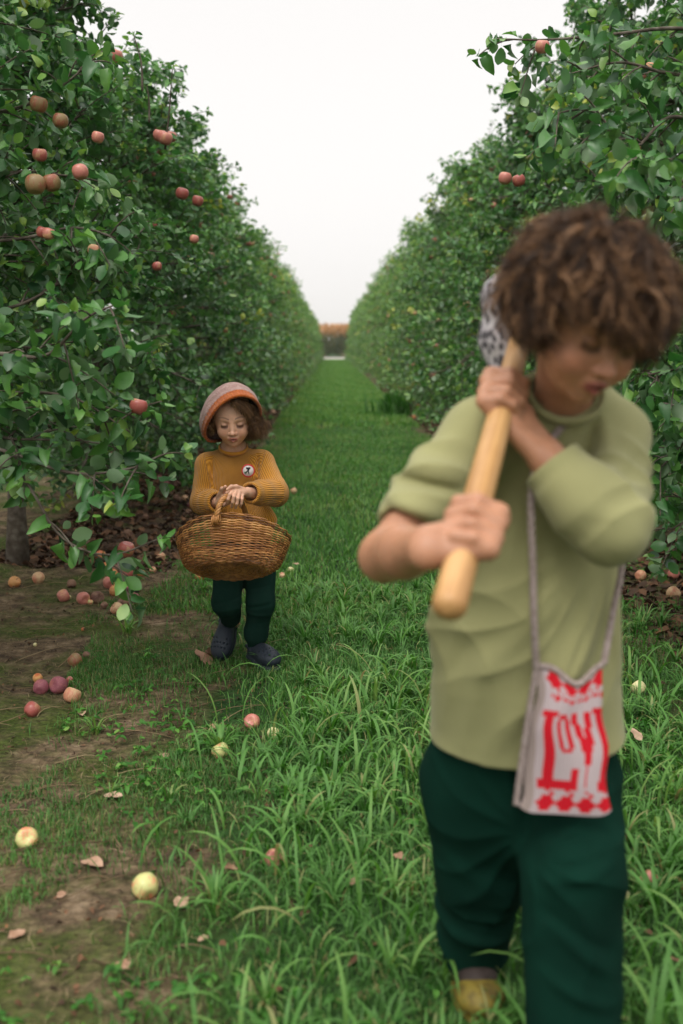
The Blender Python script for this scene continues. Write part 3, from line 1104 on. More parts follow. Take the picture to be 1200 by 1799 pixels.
def paint_skin(V, c, R, H, skin, blush, lip, dark, brow, lash=0.019):
    """colours the skin itself has: lips, brows, lashes, warmer cheeks; painted shade in sockets, lid folds, mouth gap, nostrils"""
    q = (V - c) @ R / H
    col = np.tile(np.array(skin), (len(V), 1))
    hd = (np.abs(q[:, 2]) < 0.65) & (np.linalg.norm(q, axis=1) < 0.8)

    def mixc(m, cc):
        col[:] = col * (1 - m[:, None]) + np.array(cc) * m[:, None]

    def bl(p, r, soft=0.5):
        d = np.sqrt((((q - p) / r) ** 2).sum(1))
        return np.clip((1 + soft - d) / (2 * soft), 0, 1) * hd
    for sx in (-1, 1):
        mixc(0.35 * bl((sx * 0.19, 0.33, -0.20), (0.10, 0.15, 0.08), 0.9), blush)
        # brow
        t = np.clip((q[:, 0] * sx - 0.06) / 0.18, 0, 1)
        bz = 0.075 + 0.035 * np.sin(t * 2.4) - 0.01 * t
        m = np.clip(1.3 - np.abs(q[:, 2] - bz) / 0.016, 0, 1) * (q[:, 0] * sx > 0.055) * (q[:, 0] * sx < 0.245) * (q[:, 1] > 0.1) * hd
        mixc(0.80 * m * (1 - 0.4 * t), brow)
        # lash line along the lowered lid
        t = (q[:, 0] * sx - 0.145) / 0.062
        lz = -0.082 + 0.022 * t ** 2
        m = np.clip(1.35 - np.abs(q[:, 2] - lz) / lash, 0, 1) * (np.abs(t) < 1.05) * (q[:, 1] > 0.2) * hd
        mixc(0.92 * m, dark)
        m = np.clip(1.0 - np.abs(q[:, 2] + 0.005) / 0.006, 0, 1) * (np.abs(t) < 1.0) * (q[:, 1] > 0.2) * hd
        mixc(0.35 * m, dark)  # lid fold shade painted as a dark line
        mixc(0.22 * bl((sx * 0.15, 0.36, -0.06), (0.09, 0.08, 0.055)), (skin[0] * 0.6, skin[1] * 0.45, skin[2] * 0.45))  # eye socket shade put into the skin colour
    mixc(0.25 * bl((0, 0.46, -0.2), (0.05, 0.05, 0.05)), blush)
    m = np.clip(1.25 - (np.abs(q[:, 0]) / 0.088) ** 2 - (np.abs(q[:, 2] + 0.322) / 0.050) ** 2, 0, 0.5) * 2 * (q[:, 1] > 0.335) * hd
    mixc(0.85 * np.clip(m, 0, 1), lip)
    m = np.clip(1.2 - (np.abs(q[:, 0]) / 0.07) ** 2 - (np.abs(q[:, 2] + 0.318) / 0.017) ** 2, 0, 1) * (q[:, 1] > 0.30) * hd
    mixc(m, (lip[0] * 0.15, lip[1] * 0.1, lip[2] * 0.1))  # shade in the gap between the lips, painted dark
    mixc(0.7 * bl((-0.028, 0.43, -0.236), (0.016, 0.02, 0.012), 0.3), dark)  # shade inside the nostrils, painted dark
    mixc(0.7 * bl((0.028, 0.43, -0.236), (0.016, 0.02, 0.012), 0.3), dark)
    return col


def scalp(n, c, R, H, r, mask, swell=1.0):
    v = r.normal(size=(n * 5, 3))
    v /= np.linalg.norm(v, axis=1)[:, None]
    rr = np.array((0.365, 0.44, 0.37)) * swell
    loc = v * rr + np.array((0, -0.09, 0.13))
    k = mask(loc)
    loc, v = loc[k][:n], v[k][:n]
    nl = norm_rows(v / rr)
    return c + H * loc @ R.T, nl @ R.T, loc


def skin_mat(name):
    m, nt, N, L, bs = new_mat(name)
    a = nd(nt, 'ShaderNodeAttribute', attribute_name='col')
    tc = nd(nt, 'ShaderNodeTexCoord')
    nz = nd(nt, 'ShaderNodeTexNoise', {'Vector': tc.outputs['Object'], 'Scale': 45, 'Detail': 4})
    v = nd(nt, 'ShaderNodeMapRange', {'Value': nz.outputs['Fac'], 1: 0.3, 2: 0.7, 3: 0.88, 4: 1.12})
    hsv = nd(nt, 'ShaderNodeHueSaturation', {'Color': a.outputs['Color'], 'Value': v.outputs[0]})
    L.new(hsv.outputs[0], bs.inputs['Base Color'])
    bs.inputs['Subsurface Weight'].default_value = 0.12
    bs.inputs['Subsurface Radius'].default_value = (0.012, 0.005, 0.003)
    bs.inputs['Subsurface Scale'].default_value = 0.5
    bs.inputs['Roughness'].default_value = 0.48
    bs.inputs['Specular IOR Level'].default_value = 0.4
    return m


def grip_hand(c, axis, toward, side, R_, size=1.0, spread=0.0165, start=155, wrist=None, k=0.004, thumb=True):
    """a hand closed round a bar: c = point on the bar's axis, axis = bar direction (index finger end), toward = to the viewer,
    side = +1/-1 which side of the bar the knuckles start on; wrist = where the arm arrives"""
    axis = norm(axis)
    u = norm(toward - axis * np.dot(toward, axis))
    w = np.cross(axis, u) * side                     # the knuckle side
    rf = 0.0072 * size
    items = []
    kn = []
    for i in range(4):
        off = (1.5 - i) * spread * size
        rr = rf * (1.0, 1.04, 1.0, 0.88)[i]
        ln = (0.95, 1.05, 1.0, 0.8)[i]
        ang = [start, start - 62 * ln, start - 122 * ln, start - 172 * ln]
        rad_ = [R_ + rr * 1.5, R_ + rr * 0.85, R_ + rr * 0.8, R_ + rr * 0.8]
        pts = []
        for a, q in zip(ang, rad_):
            a = rad(a - 90)
            pts.append(np.asarray(c) + axis * (off + 0.002 * math.sin(i * 2)) + q * (math.cos(a) * u + math.sin(a) * w))
        kn.append(pts[0])
        items.append(Grp(chain(pts, [rr * 1.18, rr * 1.06, rr, rr * 0.85], 0.003), k=0.0035))
    fingers = Grp(items, k=k)
    kn = np.array(kn)
    wr = np.asarray(wrist, float)
    palm = []
    for i in range(4):
        palm.append(Cap(kn[i], wr + (kn[i] - kn.mean(0)) * 0.45, 0.0098 * size, 0.013 * size, 0.012))
    out = [Grp(palm, k=0.012), fingers]
    out[1].k = 0.006
    if thumb:
        b = wr * 0.55 + kn[0] * 0.45 + axis * 0.012 * size
        a1 = rad(150); a2 = rad(205); a3 = rad(255)
        cc = np.asarray(c) + axis * (2.35 * spread * size)
        tp = [b] + [cc + (R_ + 0.011 * size) * (math.cos(rad(x) - math.pi / 2) * u + math.sin(rad(x) - math.pi / 2) * w) for x in (198, 250, 300)]
        out.append(Grp(chain(tp, [0.013 * size, 0.0105 * size, 0.009 * size, 0.0075 * size], 0.004), k=0.008))
    return out


def hair_locks(roots, nrm, flow, length, coil, turns, r0, seed, gravity=0.3, n=12, m=9, lift=(0.15, 0.6), spread=0.0045, limit=None):
    """curly locks: every lock is a bundle of m fine tapering hairs sharing one wave"""
    r = np.random.RandomState(seed)
    k = len(roots)
    L_ = r.uniform(*length, k)
    if limit is not None: L_ = np.minimum(L_, limit)
    d = norm_rows(nrm * r.uniform(*lift, k)[:, None] + flow * r.uniform(0.7, 1.2, k)[:, None] + r.normal(0, 0.16, (k, 3)))
    a = norm_rows(np.cross(d, r.normal(size=(k, 3))))
    b = np.cross(d, a)
    tu = r.uniform(*turns, k) * 2 * math.pi * r.choice([-1, 1], k)
    co = r.uniform(*coil, k)
    ph = r.rand(k) * 6.28
    t = np.linspace(0, 1, n)
    jit = r.normal(size=(k, m, 3)) * spread * np.linspace(0.6, 1, m)[None, :, None]
    Lm = L_[:, None] * r.uniform(0.72, 1.08, (k, m))
    phm = ph[:, None] + r.normal(0, 0.35, (k, m))
    com = co[:, None] * r.uniform(0.75, 1.25, (k, m))
    T_ = t[None, None, :, None]
    cen = roots[:, None, None, :] + jit[:, :, None, :] * (0.5 + 0.9 * T_) + d[:, None, None, :] * T_ * Lm[:, :, None, None]
    cen = cen + (np.array((0, 0, -1.0)) * gravity + flow * 0.35 - nrm * 0.35)[:, None, None, :] * (Lm[:, :, None, None] * 0.6 * T_ ** 2)
    env = com[:, :, None] * np.clip(t * 2.2, 0, 1)
    w = tu[:, None, None] * t[None, None, :] + phm[:, :, None]
    pts = cen + a[:, None, None, :] * (env * np.cos(w))[..., None] + b[:, None, None, :] * (env * np.sin(w))[..., None]
    pts = pts.reshape(k * m, n, 3)
    tang = norm_rows(np.gradient(pts, axis=1).reshape(-1, 3)).reshape(pts.shape)
    ref = r.normal(size=(k * m, 1, 3))
    N1 = np.cross(tang, ref); N1 /= np.linalg.norm(N1, axis=2)[..., None] + 1e-9
    N2_ = np.cross(tang, N1)
    rr = (r.uniform(*r0, (k * m, 1)) * np.clip(1.15 - t[None, :] ** 2, 0.12, 1))[..., None]
    ring = [pts + rr * (math.cos(q) * N1 + math.sin(q) * N2_) for q in (0, 2.094, 4.189)]
    V = np.stack(ring, 2).reshape(-1, 3)
    i_ = np.arange(n - 1)[:, None]; j_ = np.arange(3)[None]
    q = np.stack([i_ * 3 + j_, i_ * 3 + (j_ + 1) % 3, (i_ + 1) * 3 + (j_ + 1) % 3, (i_ + 1) * 3 + j_], -1).reshape(-1, 4)
    Q = (np.arange(k * m)[:, None, None] * n * 3 + q[None]).reshape(-1, 4)
    base_ = np.clip(np.repeat(r.rand(k) ** 1.4, m) * 0.9 + r.normal(0, 0.10, k * m), 0, 1)
    A = np.clip(base_[:, None] + 0.25 * t[None] - 0.1, 0, 1).repeat(3, axis=1).ravel()
    return V, Q, A


def hair_mat(name, stops):
    m, nt, N, L, bs = new_mat(name)
    a = nd(nt, 'ShaderNodeAttribute', attribute_name='rnd')
    tc = nd(nt, 'ShaderNodeTexCoord')
    nz = nd(nt, 'ShaderNodeTexNoise', {'Vector': tc.outputs['Object'], 'Scale': 60, 'Detail': 3})
    f = nd(nt, 'ShaderNodeMath', {0: a.outputs['Fac'], 1: nz.outputs['Fac']}, operation='ADD')
    f = nd(nt, 'ShaderNodeMath', {0: f.outputs[0], 1: 0.5}, operation='MULTIPLY')
    L.new(ramp(nt, f.outputs[0], stops), bs.inputs['Base Color'])
    bs.inputs['Roughness'].default_value = 0.45
    bs.inputs['Specular IOR Level'].default_value = 0.28
    return m


def cloth_mat(name, base, weave=900, rough=0.95, var=0.15, bump=0.25, sheen=0.15):
    m, nt, N, L, bs = new_mat(name)
    tc = nd(nt, 'ShaderNodeTexCoord')
    nz = nd(nt, 'ShaderNodeTexNoise', {'Vector': tc.outputs['Object'], 'Scale': 9, 'Detail': 5})
    n2 = nd(nt, 'ShaderNodeTexNoise', {'Vector': tc.outputs['Object'], 'Scale': weave, 'Detail': 2})
    v = nd(nt, 'ShaderNodeMapRange', {'Value': nz.outputs['Fac'], 1: 0.3, 2: 0.7, 3: 1 - var, 4: 1 + var})
    hsv = nd(nt, 'ShaderNodeHueSaturation', {'Color': (*base, 1), 'Value': v.outputs[0]})
    L.new(hsv.outputs[0], bs.inputs['Base Color'])
    b = nd(nt, 'ShaderNodeBump', {'Height': n2.outputs['Fac'], 'Strength': bump, 'Distance': 0.002})
    L.new(b.outputs[0], bs.inputs['Normal'])
    bs.inputs['Roughness'].default_value = rough
    bs.inputs['Specular IOR Level'].default_value = 0.06
    bs.inputs['Sheen Weight'].default_value = sheen
    return m


def sdf_obj(name, items, voxel, mat, parent, disp=None, it=2, cols=None, attrs=None):
    V, Q = sdf_mesh(items, voxel, disp)
    V = relax(V, Q, it, 0.5)
    me = np_mesh(name, V, Q, cols=(cols(V) if cols else None), attrs=(attrs(V) if attrs else None))
    return link(name, me, mat, parent)


M_skin = skin_mat('skin')

# ------------------------------------------------------------------ the boy in front, carrying a wooden pole on his shoulder
BY = 1.55
boy = thing('person', 'curly-haired child in olive green shirt holding a wooden pole over one shoulder', 'person', tuple(on_ground(900, 1790)))
HC, HH = at(1033, 557, 1.40), 0.208
HR = axes((math.sin(rad(16)) * math.cos(rad(25)), -math.cos(rad(16)) * math.cos(rad(25)), -math.sin(rad(25))), roll=rad(9))
# pole
PA, PB = at(789, 1066, 1.135), at(916, 590, 1.60)
pax = norm(PB - PA)
plen = np.linalg.norm(PB - PA)
tocam = lambda p: norm(np.array((0, 0, CAM_H)) - p)


def on_pole(py):
    best = min(np.linspace(0, 1, 400), key=lambda t: abs(py - proj(PA + (PB - PA) * t)[1]))
    return PA + (PB - PA) * best, best


def proj(p):
    q = np.asarray(p) - np.array((0, 0, CAM_H))
    z = q @ _f
    return 600 + FPX * (q @ _r) / z, 899.5 - FPX * (q @ _u) / z


prad = lambda t: 0.0215 + (0.0165 - 0.0215) * t
# arms
S1, E1, W1 = at(838, 765, 1.53), at(676, 978, 1.385), at(752, 962, 1.215)
S2, E2, W2 = at(1078, 766, 1.56), at(1078, 945, 1.375), at(962, 806, 1.43)
h1, t1 = on_pole(938)
h2, t2 = on_pole(703)
neck0 = at(988, 706, 1.53)
chest, belly, hip = at(955, 860, 1.59), at(925, 1080, 1.56), at(918, 1330, 1.56)
RH, RK, RA = at(840, 1330, 1.58), at(842, 1520, 1.595), at(832, 1700, 1.62)
LH, LK, LA = at(990, 1330, 1.57), at(1006, 1520, 1.45), at(1006, 1860, 1.405)
YF = (0, 1, 0)
body_items = head_items(HC, HR, HH)
body_items += [Cap(HC + HR @ np.array((0, -0.10, -0.18)) * HH, neck0, 0.044, 0.043, 0.02),
               Cap(neck0 + (0, 0, -0.02), chest, 0.044, 0.095, 0.02, (YF, 0.7)), Cap(chest, belly, 0.112, 0.11, 0.05, (YF, 0.7)), Cap(belly, at(918, 1230, 1.565), 0.11, 0.11, 0.05, (YF, 0.72)),
               Cap(chest + (0, 0, 0.03), S1, 0.055, 0.038, 0.02), Cap(chest + (0, 0, 0.03), S2, 0.055, 0.038, 0.02)]
body_items += [Grp(chain([S1, E1], [0.040, 0.033], 0.01) + chain([E1, E1 * 0.5 + W1 * 0.5, W1], [0.036, 0.034, 0.0245], 0.015), k=0.02),
               Grp(chain([S2, E2], [0.040, 0.034], 0.01) + chain([E2, E2 * 0.5 + W2 * 0.5, W2], [0.036, 0.035, 0.027], 0.015), k=0.02)]
body_items += grip_hand(h1, pax, tocam(h1), 1, prad(t1), 1.34, wrist=W1, start=152)
body_items += grip_hand(h2, pax, tocam(h2), -1, prad(t2), 1.28, wrist=W2, start=152)
body_items += [Cap(RH, RK, 0.05, 0.045, 0.03), Cap(RK, RA, 0.043, 0.03, 0.02), Cap(RA, RA + (0.0, -0.05, -0.01), 0.026, 0.020, 0.02),
               Cap(LH, LK, 0.05, 0.045, 0.03), Cap(LK, LA, 0.043, 0.03, 0.02), Cap(LA, LA + (0.0, -0.05, -0.01), 0.026, 0.020, 0.02)]
SK = ((0.40, 0.195, 0.112), (0.50, 0.16, 0.10), (0.27, 0.065, 0.065), (0.05, 0.03, 0.02), (0.06, 0.035, 0.02))
sdf_obj('body', body_items, 0.0024, M_skin, boy, it=1, cols=lambda V: {'col': paint_skin(V, HC, HR, HH, *SK, lash=0.032)})

# shirt
def SH(px, py, Y): return at(px, py, Y)
M_shirt = cloth_mat('olive_jersey', (0.27, 0.265, 0.125), 700, var=0.06)
fw = (YF, 0.72)
shirt = [Cap(neck0 + (0, 0.003, -0.014), chest, 0.062, 0.115, 0.05, fw),
         Cap(chest, belly, 0.125, 0.131, 0.05, fw),
         Cap(belly, at(922, 1200, 1.555), 0.133, 0.145, 0.05, fw),
         Cap(at(922, 1200, 1.555), at(925, 1330, 1.555), 0.145, 0.168, 0.04, fw),
         Cap(at(945, 726, 1.57), S1 + (0.01, 0, -0.005), 0.058, 0.056, 0.04),
         Cap(at(1030, 726, 1.58), S2 + (-0.005, 0, -0.005), 0.058, 0.054, 0.04)]
cuff1 = E1 + (S1 - E1) * 0.20
ce1 = norm(E1 - S1)
cuff2 = W2 + (E2 - W2) * 0.06
shirt += [Grp(chain([S1, S1 * 0.5 + E1 * 0.5, cuff1], [0.054, 0.051, 0.046], 0.02), k=0.035),
          Grp(chain([S2, E2 + (0.0, 0.01, 0.01), E2 * 0.55 + W2 * 0.45, W2], [0.053, 0.047, 0.046, 0.045], 0.03), k=0.03)]
# sleeve ends: cut flat and hollow
n2_ = norm(W2 - E2)
shirt += [Pln(cuff2, n2_, 0.075), Cap(cuff2 - n2_ * 0.035, cuff2 + n2_ * 0.03, 0.036, 0.041, 0.003, sub=True)]
shirt += [Pln(cuff1, ce1, 0.075), Cap(cuff1 - ce1 * 0.02, cuff1 + ce1 * 0.03, 0.036, 0.041, 0.003, sub=True)]
# rolled cuff band on the bent arm
cb = cuff1 - ce1 * 0.012
# hem
hp = at(905, 1322, 1.50)
shirt += [Cap(at(770, 1075, 1.53), at(790, 1130, 1.54), 0.018, 0.03, 0.03), Pln(hp, (0.03, 0.10, -1.0), 0.6, 0.006),
          Cap(HC + HR @ np.array((0, -0.10, -0.18)) * HH, neck0 + (0, 0, 0.012), 0.048, 0.050, 0.004, sub=True)]


def fold_px(x0, y0, x1, y1, Y, w, h):
    return (at(x0, y0, Y), at(x1, y1, Y), w, h)


fb = [fold_px(1040, 1010, 850, 1180, 1.45, 0.016, 0.010), fold_px(1050, 1060, 960, 1250, 1.45, 0.013, 0.009),
      fold_px(1075, 1040, 1010, 1180, 1.47, 0.010, 0.008), fold_px(1090, 1000, 1085, 1180, 1.52, 0.012, 0.010),
      fold_px(820, 1010, 780, 1280, 1.46, 0.018, 0.006), fold_px(850, 1150, 820, 1320, 1.44, 0.016, 0.008),
      fold_px(960, 1180, 870, 1330, 1.43, 0.017, 0.009), fold_px(900, 1090, 760, 1230, 1.45, 0.018, -0.006),
      fold_px(1000, 1060, 900, 1260, 1.45, 0.012, -0.006),
      fold_px(1065, 1060, 985, 1210, 1.45, 0.008, -0.007),
      # sleeve of the bent arm: rolls above the elbow
      fold_px(690, 870, 770, 905, 1.40, 0.014, 0.013), fold_px(690, 838, 800, 862, 1.42, 0.008, -0.014), fold_px(710, 800, 810, 835, 1.45, 0.012, 0.010),
      fold_px(650, 922, 740, 955, 1.36, 0.012, 0.011), fold_px(672, 894, 760, 925, 1.38, 0.007, -0.012),
      # other sleeve and chest
      fold_px(1030, 860, 1120, 800, 1.47, 0.012, -0.008), fold_px(1040, 900, 1135, 870, 1.44, 0.012, 0.006), fold_px(1000, 930, 1090, 985, 1.40, 0.010, -0.005),
      fold_px(1040, 740, 1020, 840, 1.50, 0.010, -0.009), fold_px(1060, 740, 1050, 850, 1.50, 0.010, 0.007), fold_px(1080, 900, 1140, 930, 1.42, 0.010, -0.005),
      fold_px(860, 760, 830, 870, 1.48, 0.012, -0.006), fold_px(930, 880, 890, 1000, 1.47, 0.014, 0.006)]
sdf_obj('shirt', shirt, 0.0032, M_shirt, boy, it=2, disp=lambda P: ridges(P, fb) + 0.0030 * wob(P, 26, 3) + 0.0012 * wob(P, 70, 4)
        + crease(P, at(1110, 950, 1.46), 11, 0.011, 0.10, 0.44, 1.0, 1.53, -2.95, -1.5)
        + crease(P, at(700, 1010, 1.46), 8, 0.007, 0.08, 0.30, 2.0, 1.53, -1.4, 0.2)
        + rings(P, S1, E1, 0.062, 4.4, 0.011, 0.2, 0.80, 0.5) + rings(P, S2, E2, 0.062, 3.4, 0.009, 0.2, 1.1, 2.0) + rings(P, E2, W2, 0.062, 3.0, 0.008, -0.2, 0.8, 4.0))
# collar band
cr = MB()
cc = HC * 0.13 + neck0 * 0.87 + np.array((0, 0, -0.004))
nx_ = norm(HC - neck0)
a_ = norm(np.cross(nx_, (0, 1, 0))); b_ = np.cross(nx_, a_)
th = np.linspace(0, 2 * math.pi, 48, endpoint=False)
cr.tube([cc + 0.0575 * math.cos(t) * a_ + 0.054 * math.sin(t) * b_ for t in th], 0.0048, 8, closed=True, flat=1.6)
cr.build('collar', M_shirt, boy)

# trousers
M_trs = cloth_mat('dark_green_trousers', (0.003, 0.021, 0.0135), 600, var=0.25, sheen=0.0)
trs = [Cap(at(918, 1290, 1.57), at(915, 1370, 1.57), 0.148, 0.150, 0.03, fw),
       Grp([Cap(at(826, 1370, 1.585), at(842, 1520, 1.595), 0.086, 0.074, 0.02), Cap(at(842, 1520, 1.595), at(834, 1668, 1.635), 0.074, 0.060, 0.02)], k=0.03),
       Grp([Cap(at(1000, 1370, 1.555), at(1006, 1520, 1.445), 0.086, 0.078, 0.02), Cap(at(1006, 1520, 1.445), at(1006, 1860, 1.40), 0.078, 0.070, 0.02)], k=0.03)]
tf_ = [fold_px(960, 1560, 1090, 1530, 1.36, 0.010, 0.006), fold_px(950, 1620, 1080, 1690, 1.34, 0.010, -0.006), fold_px(980, 1650, 1090, 1730, 1.34, 0.012, 0.007),
       fold_px(930, 1480, 1060, 1500, 1.38, 0.012, -0.006), fold_px(800, 1640, 890, 1660, 1.56, 0.010, 0.008), fold_px(780, 1600, 900, 1630, 1.55, 0.010, -0.006),
       fold_px(780, 1500, 880, 1560, 1.54, 0.014, 0.006), fold_px(920, 1370, 930, 1480, 1.46, 0.014, -0.012), fold_px(960, 1740, 1090, 1790, 1.33, 0.012, 0.007)]
sdf_obj('trousers', trs, 0.004, M_trs, boy, it=2, disp=lambda P: ridges(P, tf_) + 0.003 * wob(P, 24, 8) + crease(P, at(918, 1460, 1.48), 6, 0.006, 0.01, 0.25, 3.0, 1.56) + rings(P, at(1000, 1370, 1.555), at(1006, 1860, 1.40), 0.09, 5, 0.006, 0.3, 1.0, 1.0) + rings(P, at(842, 1500, 1.6), at(834, 1690, 1.635), 0.085, 3.5, 0.010, 0.2, 1.0, 3.0))

# shoes
M_shoe_d = noise_mat('dark_shoe', [(0.3, (0.018, 0.012, 0.010)), (0.7, (0.05, 0.035, 0.03))], 30, 0.7, 0.3, 0.002)
M_shoe_y = noise_mat('yellow_toe', [(0.3, (0.07, 0.05, 0.012)), (0.6, (0.18, 0.135, 0.02)), (0.8, (0.09, 0.10, 0.03))], 50, 0.6, 0.2, 0.002)
for nm, A_, tx in (('shoe', at(830, 1722, 1.64), 0.0), ('shoe', np.array((LA[0], 1.40, 0.06)), 0.02)):
    gz = float(gh(A_[0], A_[1]))
    h_ = np.array((A_[0], A_[1], gz + 0.045))
    up_ = sdf_obj(nm, [Cap(h_ + (0, 0.03, 0.0), h_ + (tx * 0.5, -0.06, -0.008), 0.040, 0.038, 0.02), Cap(h_ + (0, 0.01, 0.0), h_ + (0, 0.01, 0.05), 0.034, 0.036, 0.02)], 0.003, M_shoe_d, boy)
    sdf_obj('toe_cap', [Ell(h_ + (tx * 0.5, -0.085, -0.012), (0.043, 0.050, 0.030), k=0.01), Ell(h_ + (tx * 0.5, -0.05, -0.036), (0.046, 0.085, 0.012), k=0.01)], 0.003, M_shoe_y, up_)

# hair
M_hair = hair_mat('brown_curls', [(0.15, (0.012, 0.006, 0.003)), (0.45, (0.042, 0.020, 0.009)), (0.62, (0.13, 0.064, 0.028)), (0.80, (0.40, 0.22, 0.11))])
rh = np.random.RandomState(31)


mask = lambda q: (q[:, 2] > -0.12 - 0.14 * (q[:, 1] < -0.15)) & ~((q[:, 1] > 0.10) & (q[:, 2] < 0.30)) & ~((q[:, 1] > -0.02) & (q[:, 2] < 0.10))
crown_pt = HC + HR @ np.array((0.05, -0.20, 0.5)) * HH
P_, N_, loc = scalp(1900, HC, HR, HH, rh, mask, 1.17)
fl = norm_rows(P_ - crown_pt)
fl = norm_rows(fl + HR @ np.array((0.30, 0.15, 0)) + 0.45 * np.stack([wob(P_, 38, 71), wob(P_, 38, 72), wob(P_, 38, 73)], 1))
fl = norm_rows(fl - N_ * (fl * N_).sum(1)[:, None])
low = np.where(loc[:, 1] > 0.05, 0.085, -0.20)
lim = np.clip((loc[:, 2] - low) * HH * 0.9 + 0.018, 0.024, 0.2)
lim = np.where((loc[:, 2] > 0.34) & (loc[:, 1] < 0.1), np.minimum(lim, 0.075), lim)
parts_h = [hair_locks(P_, N_, fl, (0.055, 0.090), (0.005, 0.0115), (0.8, 1.6), (0.0005, 0.0010), 5, gravity=0.10, limit=lim, m=15, spread=0.0030, lift=(0.0, 0.28))]
# loose curls that stand off the mass
P2, N2, loc2 = scalp(260, HC, HR, HH, rh, mask, 1.24)
f2 = norm_rows(P2 - crown_pt)
parts_h.append(hair_locks(P2, N2, f2, (0.022, 0.045), (0.006, 0.012), (0.8, 1.6), (0.0004, 0.0008), 6, gravity=0.1, limit=np.clip((loc2[:, 2] + 0.1) * HH, 0.02, 0.2), lift=(0.5, 1.1)))
hair = MB()
for v, q, a in parts_h:
    hair.add(v, q, None, a)
# dark under-mass that the curls sit on
capV, capQ = sdf_mesh([Ell(HC + HR @ np.array((0, -0.10, 0.17)) * HH, np.array((0.41, 0.48, 0.41)) * HH, HR), Ell(HC + HR @ np.array((0, 0.10, 0.34)) * HH, np.array((0.32, 0.28, 0.16)) * HH, HR, k=0.02),
                       Ell(HC + HR @ np.array((0, 0.46, -0.21)) * HH, np.array((0.42, 0.44, 0.40)) * HH, HR, k=0.004, sub=True)], 0.004, disp=lambda P: 0.004 * wob(P, 110, 3))
hair.add(capV, capQ, None, 0.05)
hair.build('hair', M_hair, boy)

# ---- the pole
M_pole, nt, N, L, bs = new_mat('turned_beech')
tc = nd(nt, 'ShaderNodeTexCoord')
vr = nd(nt, 'ShaderNodeVectorRotate', {'Vector': tc.outputs['Object'], 'Angle': 0.0})
q_ = Vector(tuple(pax)).rotation_difference(Vector((0, 0, 1))).to_euler()
vr.rotation_type = 'EULER_XYZ'
vr.inputs['Rotation'].default_value = q_
mp = nd(nt, 'ShaderNodeMapping', {'Vector': vr.outputs[0], 'Scale': (1, 1, 0.05)})
g1 = nd(nt, 'ShaderNodeTexNoise', {'Vector': mp.outputs[0], 'Scale': 160, 'Detail': 5})
g2 = nd(nt, 'ShaderNodeTexNoise', {'Vector': tc.outputs['Object'], 'Scale': 9, 'Detail': 3})
gm = nd(nt, 'ShaderNodeMath', {0: g1.outputs['Fac'], 1: g2.outputs['Fac']}, operation='ADD')
gm = nd(nt, 'ShaderNodeMath', {0: gm.outputs[0], 1: 0.5}, operation='MULTIPLY')
L.new(ramp(nt, gm.outputs[0], [(0.30, (0.30, 0.145, 0.05)), (0.48, (0.47, 0.26, 0.10)), (0.65, (0.60, 0.36, 0.155))]), bs.inputs['Base Color'])
bs.inputs['Roughness'].default_value = 0.42
bs.inputs['Specular IOR Level'].default_value = 0.4
pl = thing('wooden_pole', 'smooth pale wooden pole held over the curly-haired child\'s shoulder', 'pole', tuple(PA))
pm = MB()
ts = [(-0.012, 0.3), (-0.010, 0.62), (-0.005, 0.88), (0.0, 0.97), (0.008, 1.0)] + [(t * plen, 1.0) for t in np.linspace(0.04, 0.955, 24)] + [(plen * 0.958, 1.03), (plen * 0.965, 0.98), (plen * 0.975, 0.80)]
pm.tube([PA + pax * s for s, _ in ts], [prad(max(0, s / plen)) * k for s, k in ts], 24)
pm.build('shaft', M_pole, pl)
kb = MB()
ks = [(0.972, 0.42), (0.978, 0.50), (0.985, 0.62), (0.995, 0.70), (1.006, 0.62), (1.014, 0.42), (1.018, 0.15)]
kb.tube([PA + pax * s * plen for s, _ in ks], [0.0175 * k for _, k in ks], 16)
kb.build('knob', M_pole, pl)
# ---- the patterned bundle tied behind the pole's end
m_b, nt, N, L, bs = new_mat('grey_white_pattern')
tc = nd(nt, 'ShaderNodeTexCoord')
mp = nd(nt, 'ShaderNodeMapping', {'Vector': tc.outputs['Object'], 'Scale': (1, 1, 0.6)})
v1 = nd(nt, 'ShaderNodeTexVoronoi', {'Vector': mp.outputs[0], 'Scale': 120})
v2 = nd(nt, 'ShaderNodeTexNoise', {'Vector': tc.outputs['Object'], 'Scale': 30})
s_ = nd(nt, 'ShaderNodeMath', {0: v1.outputs['Distance'], 1: v2.outputs['Fac']}, operation='MULTIPLY')
L.new(ramp(nt, s_.outputs[0], [(0.16, (0.05, 0.045, 0.05)), (0.24, (0.12, 0.11, 0.12)), (0.30, (0.36, 0.33, 0.35)), (0.5, (0.50, 0.47, 0.48))]), bs.inputs['Base Color'])
bs.inputs['Roughness'].default_value = 0.9
bi = [Cap(at(905, 470, 1.60), at(885, 520, 1.63), 0.020, 0.030, 0.02), Cap(at(885, 520, 1.63), at(885, 600, 1.64), 0.030, 0.034, 0.02),
      Cap(at(885, 600, 1.64), at(885, 650, 1.63), 0.034, 0.022, 0.02), Cap(at(905, 470, 1.60), at(945, 450, 1.60), 0.018, 0.02, 0.02)]
tag(sdf_obj('patterned_cloth_bundle', bi, 0.003, m_b, None, disp=lambda P: 0.006 * wob(P * (1, 1, 0.3), 120, 5)), 'grey and white patterned cloth bundle hanging behind the curly-haired child\'s head', 'cloth')

# ---- shoulder bag, red and white knit
bag = thing('shoulder_bag', 'small knitted red and white bag with LOVE on it, hanging across the olive shirt', 'bag', tuple(at(990, 1300, 1.42)))
BT = [at(941, 1172, 1.425), at(1060, 1166, 1.435)]
BB = [at(908, 1424, 1.395), at(1074, 1432, 1.40)]
nu, nv = 90, 120
uu, vv = np.meshgrid(np.linspace(0, 1, nu), np.linspace(0, 1, nv), indexing='ij')


